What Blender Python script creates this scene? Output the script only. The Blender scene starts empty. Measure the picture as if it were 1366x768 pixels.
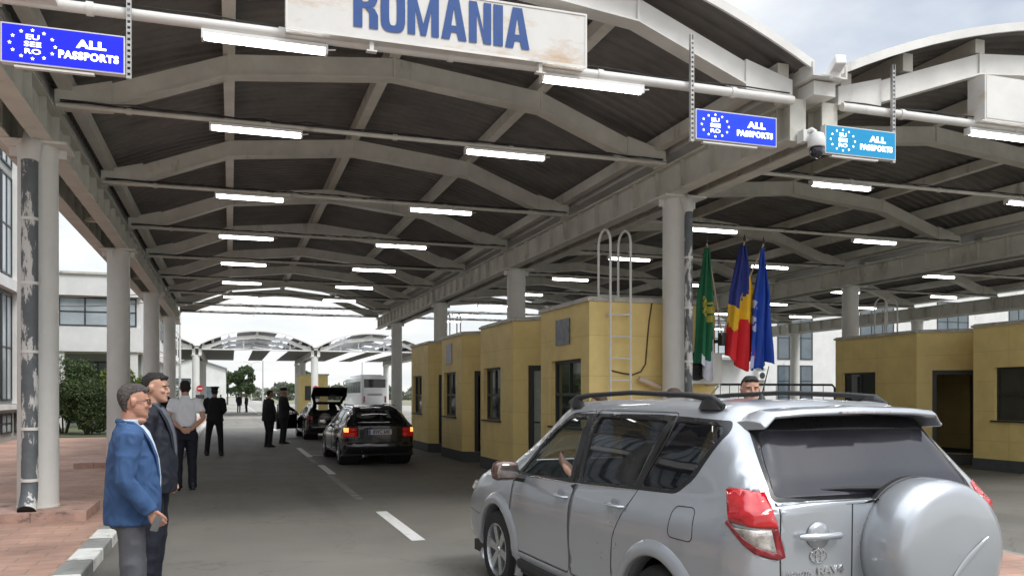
import bpy, bmesh, math, random
import numpy as np
from mathutils import Vector, Matrix, noise
from mathutils.bvhtree import BVHTree
R = math.radians
C = bpy.context.scene.collection
SC = bpy.context.scene
EYE = 1.55

# ------------------------------------------------------------------ camera
cam_d = bpy.data.cameras.new('camera'); cam = bpy.data.objects.new('camera', cam_d); C.objects.link(cam)
cam.location = (0, 0, EYE)
cam.rotation_euler = (R(90), 0, R(-18.36))
cam_d.sensor_width = 36; cam_d.lens = 29.78
cam_d.shift_y = 144/1366; cam_d.shift_x = 0
cam_d.clip_start = 0.05; cam_d.clip_end = 5000
SC.camera = cam

# ------------------------------------------------------------------ world + sun (overcast)
W = bpy.data.worlds.new('World'); SC.world = W; W.use_nodes = True
nt = W.node_tree; N = nt.nodes; L = nt.links
for n in list(N): N.remove(n)
def wn(t, **k):
    n = N.new(t)
    for a, b in k.items(): setattr(n, a, b)
    return n
sky = wn('ShaderNodeTexSky', sky_type='NISHITA'); sky.sun_disc = False
SUN_EL, SUN_AZ = 52, 150
sky.sun_elevation = R(SUN_EL); sky.sun_rotation = R(SUN_AZ)
sky.air_density = 1.2; sky.dust_density = 2.0
bg1 = wn('ShaderNodeBackground'); bg1.inputs['Strength'].default_value = 0.10
L.new(sky.outputs[0], bg1.inputs['Color'])
tc = wn('ShaderNodeTexCoord'); sep = wn('ShaderNodeSeparateXYZ'); L.new(tc.outputs['Generated'], sep.inputs[0])
# cloud layer: direction divided by height gives a flat cloud deck
mz = wn('ShaderNodeMath', operation='MAXIMUM'); mz.inputs[1].default_value = 0.0; L.new(sep.outputs[2], mz.inputs[0])
mz2 = wn('ShaderNodeMath', operation='ADD'); mz2.inputs[1].default_value = 0.12; L.new(mz.outputs[0], mz2.inputs[0])
dv = wn('ShaderNodeVectorMath', operation='DIVIDE'); cmb = wn('ShaderNodeCombineXYZ')
for i in range(3): L.new(mz2.outputs[0], cmb.inputs[i])
L.new(tc.outputs['Generated'], dv.inputs[0]); L.new(cmb.outputs[0], dv.inputs[1])
nz = wn('ShaderNodeTexNoise'); nz.inputs['Scale'].default_value = 1.1; nz.inputs['Detail'].default_value = 7; nz.inputs['Roughness'].default_value = .55
L.new(dv.outputs[0], nz.inputs['Vector'])
cr = wn('ShaderNodeValToRGB')
cr.color_ramp.elements[0].position = .32; cr.color_ramp.elements[0].color = (.42,.48,.58,1)
cr.color_ramp.elements[1].position = .66; cr.color_ramp.elements[1].color = (.93,.93,.92,1)
L.new(nz.outputs[0], cr.inputs[0])
# overcast skies are brighter overhead than at the horizon
zr = wn('ShaderNodeMapRange'); zr.inputs['From Min'].default_value = .45; zr.inputs['From Max'].default_value = .95
zr.inputs['To Min'].default_value = 1.0; zr.inputs['To Max'].default_value = 3.4
L.new(sep.outputs[2], zr.inputs['Value'])
hz = wn('ShaderNodeMapRange'); hz.inputs['From Min'].default_value = 0.0; hz.inputs['From Max'].default_value = .30
hz.inputs['To Min'].default_value = 0.75; hz.inputs['To Max'].default_value = 0.0
L.new(sep.outputs[2], hz.inputs['Value'])
mixh = wn('ShaderNodeMixRGB'); mixh.inputs['Color2'].default_value = (.86,.87,.85,1)
L.new(hz.outputs[0], mixh.inputs['Fac']); L.new(cr.outputs[0], mixh.inputs['Color1'])
bg2 = wn('ShaderNodeBackground'); L.new(mixh.outputs[0], bg2.inputs['Color'])
CLOUD = wn('ShaderNodeMath', operation='MULTIPLY'); CLOUD.inputs[1].default_value = 0.74
L.new(zr.outputs[0], CLOUD.inputs[0]); L.new(CLOUD.outputs[0], bg2.inputs['Strength'])
ms = wn('ShaderNodeMixShader'); ms.inputs[0].default_value = .90
L.new(bg1.outputs[0], ms.inputs[1]); L.new(bg2.outputs[0], ms.inputs[2])
wo = wn('ShaderNodeOutputWorld'); L.new(ms.outputs[0], wo.inputs[0])

sl = bpy.data.lights.new('sun', 'SUN'); so = bpy.data.objects.new('sun', sl); C.objects.link(so)
sl.energy = 1.2; sl.angle = R(18); sl.color = (1, .97, .93)
so.rotation_euler = (R(90-SUN_EL), 0, R(180-SUN_AZ))
SC.view_settings.view_transform = 'Standard'; SC.view_settings.look = 'None'
SC.view_settings.exposure = 0.80; SC.view_settings.gamma = 1

# ------------------------------------------------------------------ materials
MATS = {}
def mat(name, col, rough=.6, metal=0, var=.12, scale=6, bump=0, bscale=40, coat=0, spec=.5, emit=0, stretch=None, dirt=None):
    if name in MATS: return MATS[name]
    m = bpy.data.materials.new(name); m.use_nodes = True; MATS[name] = m
    t = m.node_tree; b = t.nodes['Principled BSDF']
    b.inputs['Roughness'].default_value = rough; b.inputs['Metallic'].default_value = metal
    b.inputs['Coat Weight'].default_value = coat; b.inputs['Coat Roughness'].default_value = .04
    b.inputs['Specular IOR Level'].default_value = spec
    co = t.nodes.new('ShaderNodeTexCoord'); vec = co.outputs['Object']
    if stretch:
        mp = t.nodes.new('ShaderNodeMapping'); mp.inputs['Scale'].default_value = stretch
        t.links.new(vec, mp.inputs[0]); vec = mp.outputs[0]
    last = None
    if var > 0:
        n = t.nodes.new('ShaderNodeTexNoise'); n.inputs['Scale'].default_value = scale; n.inputs['Detail'].default_value = 6; n.inputs['Roughness'].default_value = .62
        t.links.new(vec, n.inputs['Vector'])
        r = t.nodes.new('ShaderNodeMapRange'); r.inputs['From Min'].default_value = .3; r.inputs['From Max'].default_value = .7
        r.inputs['To Min'].default_value = 1-var; r.inputs['To Max'].default_value = 1+var
        t.links.new(n.outputs[0], r.inputs['Value'])
        v = t.nodes.new('ShaderNodeVectorMath'); v.operation = 'SCALE'; v.inputs[0].default_value = col[:3]
        t.links.new(r.outputs[0], v.inputs['Scale']); last = v.outputs[0]
        rr = t.nodes.new('ShaderNodeMapRange'); rr.inputs['From Min'].default_value = .3; rr.inputs['From Max'].default_value = .7
        rr.inputs['To Min'].default_value = max(0, rough-.07); rr.inputs['To Max'].default_value = min(1, rough+.07)
        t.links.new(n.outputs[0], rr.inputs['Value']); t.links.new(rr.outputs[0], b.inputs['Roughness'])
    if dirt:
        dc, lo, hi, ds, dst = dirt          # colour, threshold lo/hi, scale, stretch
        mp = t.nodes.new('ShaderNodeMapping'); mp.inputs['Scale'].default_value = dst; t.links.new(co.outputs['Object'], mp.inputs[0])
        n = t.nodes.new('ShaderNodeTexNoise'); n.inputs['Scale'].default_value = ds; n.inputs['Detail'].default_value = 8; n.inputs['Roughness'].default_value = .68
        t.links.new(mp.outputs[0], n.inputs['Vector'])
        r = t.nodes.new('ShaderNodeMapRange'); r.inputs['From Min'].default_value = lo; r.inputs['From Max'].default_value = hi
        t.links.new(n.outputs[0], r.inputs['Value'])
        mx = t.nodes.new('ShaderNodeMixRGB'); mx.inputs['Color2'].default_value = (*dc, 1); mx.inputs['Color1'].default_value = (*col[:3], 1)
        if last: t.links.new(last, mx.inputs['Color1'])
        t.links.new(r.outputs[0], mx.inputs['Fac']); last = mx.outputs[0]
    if last: t.links.new(last, b.inputs['Base Color'])
    else: b.inputs['Base Color'].default_value = (*col[:3], 1)
    if emit:
        b.inputs['Emission Color'].default_value = (*col[:3], 1); b.inputs['Emission Strength'].default_value = emit
    if bump:
        n2 = t.nodes.new('ShaderNodeTexNoise'); n2.inputs['Scale'].default_value = bscale; n2.inputs['Detail'].default_value = 5
        t.links.new(vec, n2.inputs['Vector'])
        bp = t.nodes.new('ShaderNodeBump'); bp.inputs['Strength'].default_value = bump; bp.inputs['Distance'].default_value = .02
        t.links.new(n2.outputs[0], bp.inputs['Height']); t.links.new(bp.outputs[0], b.inputs['Normal'])
    return m
def glass(name, col, alpha, rough=.03):
    """tinted pane: part clear, part dark reflecting"""
    if name in MATS: return MATS[name]
    m = bpy.data.materials.new(name); m.use_nodes = True; MATS[name] = m
    t = m.node_tree; b = t.nodes['Principled BSDF']
    b.inputs['Base Color'].default_value = (*col, 1); b.inputs['Roughness'].default_value = rough
    b.inputs['Alpha'].default_value = alpha; b.inputs['Specular IOR Level'].default_value = .6
    return m
def brickmat(name, c1, c2, mortar, bw, bh, ms_=.01, rough=.8, bump=.3, offset=.5, coords='UV', var=.25, vscale=1.2):
    m = bpy.data.materials.new(name); m.use_nodes = True; MATS[name] = m
    t = m.node_tree; b = t.nodes['Principled BSDF']; b.inputs['Roughness'].default_value = rough
    co = t.nodes.new('ShaderNodeTexCoord')
    br = t.nodes.new('ShaderNodeTexBrick'); br.inputs['Scale'].default_value = 1; br.offset = offset
    br.inputs['Brick Width'].default_value = bw; br.inputs['Row Height'].default_value = bh; br.inputs['Mortar Size'].default_value = ms_
    br.inputs['Color1'].default_value = (*c1,1); br.inputs['Color2'].default_value = (*c2,1); br.inputs['Mortar'].default_value = (*mortar,1)
    t.links.new(co.outputs[coords], br.inputs['Vector'])
    n = t.nodes.new('ShaderNodeTexNoise'); n.inputs['Scale'].default_value = vscale; n.inputs['Detail'].default_value = 9; n.inputs['Roughness'].default_value = .65
    t.links.new(co.outputs['Object'], n.inputs['Vector'])
    r = t.nodes.new('ShaderNodeMapRange'); r.inputs['From Min'].default_value = .3; r.inputs['From Max'].default_value = .7
    r.inputs['To Min'].default_value = 1-var; r.inputs['To Max'].default_value = 1+var; t.links.new(n.outputs[0], r.inputs['Value'])
    v = t.nodes.new('ShaderNodeVectorMath'); v.operation = 'SCALE'; t.links.new(br.outputs[0], v.inputs[0]); t.links.new(r.outputs[0], v.inputs['Scale'])
    t.links.new(v.outputs[0], b.inputs['Base Color'])
    iv = t.nodes.new('ShaderNodeMath'); iv.operation = 'SUBTRACT'; iv.inputs[0].default_value = 1; t.links.new(br.outputs['Fac'], iv.inputs[1])
    ad = t.nodes.new('ShaderNodeMath'); ad.operation = 'ADD'; t.links.new(iv.outputs[0], ad.inputs[0]); 
    n3 = t.nodes.new('ShaderNodeTexNoise'); n3.inputs['Scale'].default_value = 45; n3.inputs['Detail'].default_value = 4; t.links.new(co.outputs['Object'], n3.inputs['Vector'])
    t.links.new(n3.outputs[0], ad.inputs[1])
    bp = t.nodes.new('ShaderNodeBump'); bp.inputs['Strength'].default_value = bump; bp.inputs['Distance'].default_value = .006
    t.links.new(ad.outputs[0], bp.inputs['Height']); t.links.new(bp.outputs[0], b.inputs['Normal'])
    return m

STEEL = mat('painted_steel', (.60,.59,.53), .55, var=.14, scale=2.2, bump=.12, bscale=60, dirt=((.16,.14,.11), .60, .80, 2.0, (1,1,.35)))
STEEL_W = mat('white_painted_steel', (.70,.69,.66), .5, var=.10, scale=2, bump=.1, bscale=50, dirt=((.25,.21,.16), .60, .82, 1.6, (1,1,.5)))
COLW = mat('column_paint', (.70,.70,.67), .5, var=.07, scale=2, bump=.08, bscale=40, dirt=((.28,.26,.22), .63, .85, 2.5, (1,1,.25)))
ROOFM = mat('roof_underside', (.145,.138,.128), .72, var=.30, scale=1.3, bump=.1, bscale=30, dirt=((.20,.19,.175), .58, .78, 1.2, (1,.3,1)))
PIPEG = mat('peeling_pipe', (.115,.13,.14), .55, var=.15, scale=8, bump=.25, bscale=25, dirt=((.62,.62,.60), .525, .555, 5.5, (1,1,.30)))
DARK = mat('dark_metal', (.02,.022,.025), .4, var=.1)
BLACK = mat('black_plastic', (.012,.012,.013), .5, var=.15)
WHITE = mat('white_plastic', (.72,.72,.70), .45, var=.05)

# ------------------------------------------------------------------ mesh builder
class MB:
    def __init__(s): s.v=[]; s.f=[]; s.m=[]; s.uv={}
    def add(s, vs, fs, mi=0):
        o=len(s.v); s.v += [tuple(v) for v in vs]
        for f in fs: s.f.append(tuple(o+i for i in f)); s.m.append(mi)
    def box(s, c, sz, rz=0, mi=0, M=None):
        hx,hy,hz=[a/2 for a in sz]
        M2 = Matrix.Translation(c) @ (M if M is not None else Matrix.Rotation(rz,4,'Z'))
        vs=[M2@Vector((x,y,z)) for x in(-hx,hx) for y in(-hy,hy) for z in(-hz,hz)]
        s.add(vs,[(0,1,3,2),(4,6,7,5),(0,4,5,1),(2,3,7,6),(0,2,6,4),(1,5,7,3)],mi); return s
    def bx(s,x0,x1,y0,y1,z0,z1,mi=0): return s.box(((x0+x1)/2,(y0+y1)/2,(z0+z1)/2),(abs(x1-x0),abs(y1-y0),abs(z1-z0)),mi=mi)
    def bar(s,p,q,w,h,mi=0,up=(0,0,1)):
        p=Vector(p);q=Vector(q);d=q-p;l=d.length;y=d.normalized();x=y.cross(Vector(up))
        if x.length<1e-4: x=Vector((1,0,0))
        x.normalize(); z=x.cross(y); M=Matrix((x,y,z)).transposed().to_4x4()
        return s.box((p+q)/2,(w,l,h),mi=mi,M=M)
    def tube(s,pts,rad,seg=10,mi=0,cap=True,flat=None):
        pts=[Vector(p) for p in pts]; n=len(pts)
        if not hasattr(rad,'__len__'): rad=[rad]*n
        T=[]
        for i in range(n):
            a=pts[max(i-1,0)];b=pts[min(i+1,n-1)]; d=(b-a); T.append(d.normalized() if d.length>1e-9 else Vector((0,0,1)))
        up=Vector((0,0,1)) if abs(T[0].z)<.9 else Vector((0,1,0))
        x=T[0].cross(up).normalized(); vs=[]
        for i in range(n):
            x=(x-T[i]*x.dot(T[i])); x.normalize(); y=T[i].cross(x)
            r=rad[i]; rx,ry=(r if hasattr(r,'__len__') else (r,r))
            for k in range(seg):
                a=2*math.pi*k/seg; vs.append(pts[i]+x*math.cos(a)*rx+y*math.sin(a)*ry)
        fs=[(i*seg+k,i*seg+(k+1)%seg,(i+1)*seg+(k+1)%seg,(i+1)*seg+k) for i in range(n-1) for k in range(seg)]
        if cap: fs+= [tuple(range(seg))[::-1], tuple((n-1)*seg+k for k in range(seg))]
        s.add(vs,fs,mi); return s
    def lathe(s,prof,c=(0,0,0),axis='Z',seg=24,mi=0,cap=True):
        vs=[];n=len(prof)
        for r,h in prof:
            for k in range(seg):
                a=2*math.pi*k/seg; x,y=r*math.cos(a),r*math.sin(a)
                p=(x,y,h) if axis=='Z' else ((h,x,y) if axis=='X' else (y,h,x))
                vs.append((p[0]+c[0],p[1]+c[1],p[2]+c[2]))
        fs=[(i*seg+k,i*seg+(k+1)%seg,(i+1)*seg+(k+1)%seg,(i+1)*seg+k) for i in range(n-1) for k in range(seg)]
        if cap: fs+=[tuple(range(seg))[::-1],tuple((n-1)*seg+k for k in range(seg))]
        s.add(vs,fs,mi); return s
    def prism(s,poly,a,b,axis='Z',mi=0):
        def P(u,v,w): return (u,v,w) if axis=='Z' else ((w,u,v) if axis=='X' else (u,w,v))
        n=len(poly); vs=[P(u,v,a) for u,v in poly]+[P(u,v,b) for u,v in poly]
        s.add(vs,[tuple(range(n))[::-1],tuple(range(n,2*n))]+[(i,(i+1)%n,n+(i+1)%n,n+i) for i in range(n)],mi); return s
    def rings(s,rs,seg=20,mi=0,p=2.0,cap=True,rot=0):
        """stack of super-ellipses (cx,cy,z,rx,ry)"""
        vs=[];n=len(rs)
        for (cx,cy,z,rx,ry) in rs:
            for k in range(seg):
                a=2*math.pi*k/seg; ca,sa=math.cos(a),math.sin(a)
                vs.append((cx+rx*math.copysign(abs(ca)**(2/p),ca),cy+ry*math.copysign(abs(sa)**(2/p),sa),z))
        fs=[(i*seg+k,i*seg+(k+1)%seg,(i+1)*seg+(k+1)%seg,(i+1)*seg+k) for i in range(n-1) for k in range(seg)]
        if cap: fs+=[tuple(range(seg))[::-1],tuple((n-1)*seg+k for k in range(seg))]
        s.add(vs,fs,mi); return s
    def ball(s,c,r,seg=12,mi=0):
        rr = r if hasattr(r,'__len__') else (r,r,r); n=seg//2
        rs=[]
        for i in range(n+1):
            a=-math.pi/2+math.pi*i/n; k=max(math.cos(a),.02)
            rs.append((c[0],c[1],c[2]+rr[2]*math.sin(a),rr[0]*k,rr[1]*k))
        return s.rings(rs,seg,mi)
    def build(s,name,mats,parent=None,smooth=False,loc=None,bevel=0,fix=True,angle=40):
        me=bpy.data.meshes.new(name); me.from_pydata(s.v,[],s.f)
        if not isinstance(mats,(list,tuple)): mats=[mats]
        for m in mats: me.materials.append(m)
        me.polygons.foreach_set('material_index',s.m); me.update()
        if fix:
            bm=bmesh.new(); bm.from_mesh(me); bmesh.ops.recalc_face_normals(bm,faces=bm.faces[:]); bm.to_mesh(me); bm.free()
        o=bpy.data.objects.new(name,me); C.objects.link(o)
        if parent: o.parent=parent
        if loc: o.location=loc
        if smooth: smooth_mesh(me, angle)
        if bevel:
            md=o.modifiers.new('bevel','BEVEL'); md.width=bevel; md.segments=2; md.limit_method='ANGLE'; md.angle_limit=R(40)
        return o
def smooth_mesh(me, angle=40):
    me.polygons.foreach_set('use_smooth',[True]*len(me.polygons))
    if angle<180:
        bm=bmesh.new(); bm.from_mesh(me)
        for e in bm.edges:
            if len(e.link_faces)==2 and e.calc_face_angle(0)>R(angle): e.smooth=False
        bm.to_mesh(me); bm.free()
def tag(o,label=None,cat=None,group=None,kind=None):
    if label: o['label']=label
    if cat: o['category']=cat
    if group: o['group']=group
    if kind: o['kind']=kind
    return o
def empty(name,loc=(0,0,0),rz=0,label=None,cat=None,group=None):
    o=bpy.data.objects.new(name,None); C.objects.link(o); o.location=loc; o.rotation_euler=(0,0,rz)
    o.empty_display_size=.1; tag(o,label,cat,group); return o
def copy_tree(o,parent=None):
    c=o.copy(); C.objects.link(c); c.parent=parent
    for ch in list(o.children): copy_tree(ch,c)
    return c
def box_uv(o, s=1.0):
    """uv in metres from world-ish positions (u along the face, v up; flat faces use x,y)"""
    me=o.data; uv=me.uv_layers.new(name='uv')
    for p in me.polygons:
        n=p.normal
        for li in p.loop_indices:
            co=me.vertices[me.loops[li].vertex_index].co
            if abs(n.z)>.7: u,v=co.x,co.y
            else:
                t=Vector((-n.y,n.x,0)); t.normalize(); u,v=co.dot(t),co.z
            uv.data[li].uv=(u*s,v*s)
def text_mesh(txt,size,mat_,name,parent,M,bold=.0,sx=1.0,depth=.004,align='CENTER',spacing=1.0):
    cu=bpy.data.curves.new('txt','FONT'); cu.body=txt; cu.size=size; cu.extrude=depth; cu.offset=bold
    cu.align_x=align; cu.align_y='CENTER'; cu.space_character=spacing; cu.space_line=.85; cu.resolution_u=4
    to=bpy.data.objects.new('txt',cu); C.objects.link(to)
    bpy.context.view_layer.update()
    dg=bpy.context.evaluated_depsgraph_get(); me=bpy.data.meshes.new_from_object(to.evaluated_get(dg))
    bpy.data.objects.remove(to); bpy.data.curves.remove(cu)
    me.transform(M@Matrix.Diagonal((sx,1,1,1))); me.materials.clear(); me.materials.append(mat_)
    me.name=name; o=bpy.data.objects.new(name,me); C.objects.link(o)
    if parent: o.parent=parent
    return o
FACE_CAM=Matrix.Rotation(R(90),4,'X')     # text upright, reading towards -Y
# ================================================================== SETTING
rnd=random.Random(7)
def noisy_asphalt(name, base, patch, tracks=True):
    m=bpy.data.materials.new(name); m.use_nodes=True; t=m.node_tree; b=t.nodes['Principled BSDF']
    co=t.nodes.new('ShaderNodeTexCoord')
    def nse(sc,det=6,st=(1,1,1),rg=.6):
        mp=t.nodes.new('ShaderNodeMapping'); mp.inputs['Scale'].default_value=st; t.links.new(co.outputs['Object'],mp.inputs[0])
        n=t.nodes.new('ShaderNodeTexNoise'); n.inputs['Scale'].default_value=sc; n.inputs['Detail'].default_value=det; n.inputs['Roughness'].default_value=rg
        t.links.new(mp.outputs[0],n.inputs['Vector']); return n.outputs[0]
    def rng(s,a,b_,c,d):
        r=t.nodes.new('ShaderNodeMapRange'); r.inputs[1].default_value=a; r.inputs[2].default_value=b_; r.inputs[3].default_value=c; r.inputs[4].default_value=d
        t.links.new(s,r.inputs[0]); return r.outputs[0]
    def mix(f,a,b_):
        x=t.nodes.new('ShaderNodeMixRGB')
        t.links.new(f,x.inputs[0])
        for i,c in ((1,a),(2,b_)):
            if hasattr(c,'default_value') or not isinstance(c,tuple): t.links.new(c,x.inputs[i])
            else: x.inputs[i].default_value=(*c,1)
        return x.outputs[0]
    c=mix(rng(nse(.35,5),.35,.65,0,1),base,patch)
    c=mix(rng(nse(1.1,7,(1,.22,1)),.55,.72,0,.55),c,tuple(a*.55 for a in base))      # long oil and tyre streaks
    c=mix(rng(nse(3.0,8),.62,.72,0,.6),c,tuple(a*.5 for a in base))                  # spots
    w=t.nodes.new('ShaderNodeTexVoronoi'); w.feature='DISTANCE_TO_EDGE'; w.inputs['Scale'].default_value=.42
    wv=t.nodes.new('ShaderNodeVectorMath'); wv.operation='MULTIPLY_ADD'; nn=t.nodes.new('ShaderNodeTexNoise'); nn.inputs['Scale'].default_value=1.3; nn.inputs['Detail'].default_value=8
    t.links.new(co.outputs['Object'],nn.inputs['Vector']); t.links.new(nn.outputs['Color'],wv.inputs[0]); wv.inputs[1].default_value=(1.6,1.6,0); t.links.new(co.outputs['Object'],wv.inputs[2]); t.links.new(wv.outputs[0],w.inputs['Vector'])
    c=mix(rng(w.outputs['Distance'],.0,.006,.55,0),c,tuple(a*.35 for a in base))     # cracks
    c=mix(rng(nse(.55,3,(1.6,.10,1),.5),.52,.60,0,.38),c,tuple(a*.55 for a in base))  # darker wheel tracks
    c=mix(rng(nse(220,3),.35,.75,0,.5),c,tuple(min(1,a*1.9) for a in patch))         # aggregate
    c=mix(rng(nse(2.2,9,(1,1,1),.75),.66,.72,0,.35),c,tuple(min(1,a*2.2) for a in patch))
    t.links.new(c,b.inputs['Base Color'])
    t.links.new(rng(nse(1.4,6),.3,.7,.62,.9),b.inputs['Roughness'])
    bp=t.nodes.new('ShaderNodeBump'); bp.inputs['Strength'].default_value=.35; bp.inputs['Distance'].default_value=.01
    t.links.new(nse(160,4),bp.inputs['Height']); t.links.new(bp.outputs[0],b.inputs['Normal'])
    return m
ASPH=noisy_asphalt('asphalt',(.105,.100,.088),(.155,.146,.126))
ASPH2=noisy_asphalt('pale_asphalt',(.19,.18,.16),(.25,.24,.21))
PAVE=brickmat('pink_pavers',(.40,.245,.185),(.35,.215,.165),(.26,.19,.15),.40,.20,.009,rough=.85,var=.38,vscale=.8)
KERB=mat('kerb_concrete',(.23,.235,.22),.85,var=.25,scale=5,bump=.3,bscale=50)
KWHITE=mat('kerb_white_paint',(.66,.66,.63),.7,var=.12,scale=8,bump=.2,bscale=50,dirt=((.28,.27,.24),.56,.68,6,(1,1,1)))
LINE=mat('road_paint',(.66,.66,.64),.7,var=.1,scale=10,bump=.2,bscale=80,dirt=((.16,.16,.15),.60,.70,9,(1,1,1)))
LINEW=mat('worn_road_paint',(.30,.30,.28),.8,var=.2,scale=10,dirt=((.11,.11,.10),.48,.60,9,(1,1,1)))
GRASS=mat('grass_ground',(.085,.10,.045),.95,var=.35,scale=.4,bump=.5,bscale=8)
FIELD=mat('dry_field',(.16,.16,.10),.95,var=.3,scale=.05)

g=MB(); g.add([(-900,-60,-.012),(900,-60,-.012),(900,2500,-.012),(-900,2500,-.012)],[(0,1,2,3)])
tag(g.build('ground',FIELD,fix=False),kind='structure')
g=MB(); g.add([(-1.2,-30,0),(60,-30,0),(60,62,0),(-1.2,62,0)],[(0,1,2,3)])
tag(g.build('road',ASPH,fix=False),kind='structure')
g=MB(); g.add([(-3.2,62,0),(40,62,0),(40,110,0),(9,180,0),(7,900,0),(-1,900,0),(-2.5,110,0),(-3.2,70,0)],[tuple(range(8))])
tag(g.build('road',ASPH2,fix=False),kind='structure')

# sidewalk and lawns on the left
g=MB(); g.bx(-30,-1.37,-30,33.0,-.3,.10); o=g.build('pavement',PAVE); box_uv(o); tag(o,kind='structure')
g=MB(); g.bx(-3.6,-1.37,33.0,62,-.3,.10); o=g.build('pavement',PAVE); box_uv(o); tag(o,kind='structure')
g=MB(); g.bx(-60,-3.6,33.0,140,-.3,.13); tag(g.build('lawn',GRASS),kind='structure')
# kerbs : painted block by block
def kerb(x0,x1,y0,y1,z,step=.75,white=True,phase=0):
    g=MB(); y=y0; k=phase
    while y<y1-.01:
        e=min(y+step,y1); g.bx(x0,x1,y+.004,e-.004,-.25,z+rnd.uniform(-.004,.004),mi=(1 if white and k%2==0 else 0)); y=e; k+=1
    return tag(g.build('kerb',[KERB,KWHITE],bevel=.014),kind='structure')
kerb(-1.372,-1.15,-6,62,.115,step=.62,phase=1)

# centre dashes: worn second layer and fresh paint
g=MB()
def dash(x0,x1,y0,y1,z=.004,mi=0): g.add([(x0,y0,z),(x1,y0,z),(x1,y1,z),(x0,y1,z)],[(0,1,2,3)],mi)
for (a,b) in ((9.15,11.55),(17.25,19.6),(22.3,26.2),(33,35),(39.5,42)): dash(1.84,1.99,a-.2,b-.2)
dash(1.78,1.90,12.8,16.8,.004,1); dash(1.80,1.92,20.0,22.0,.004,1)
dash(1.95,3.2,22.6,22.75,.008,0)
for (a,b) in ((46,49),(54,57)): dash(1.9,2.05,a,b)
for k in range(14): dash(2.2,2.4,66+k*9,69+k*9)
dash(-2.0,-1.85,66,400); dash(6.6,6.8,66,400)
tag(g.build('road_marking',[LINE,LINEW],fix=False),kind='structure')

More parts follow.
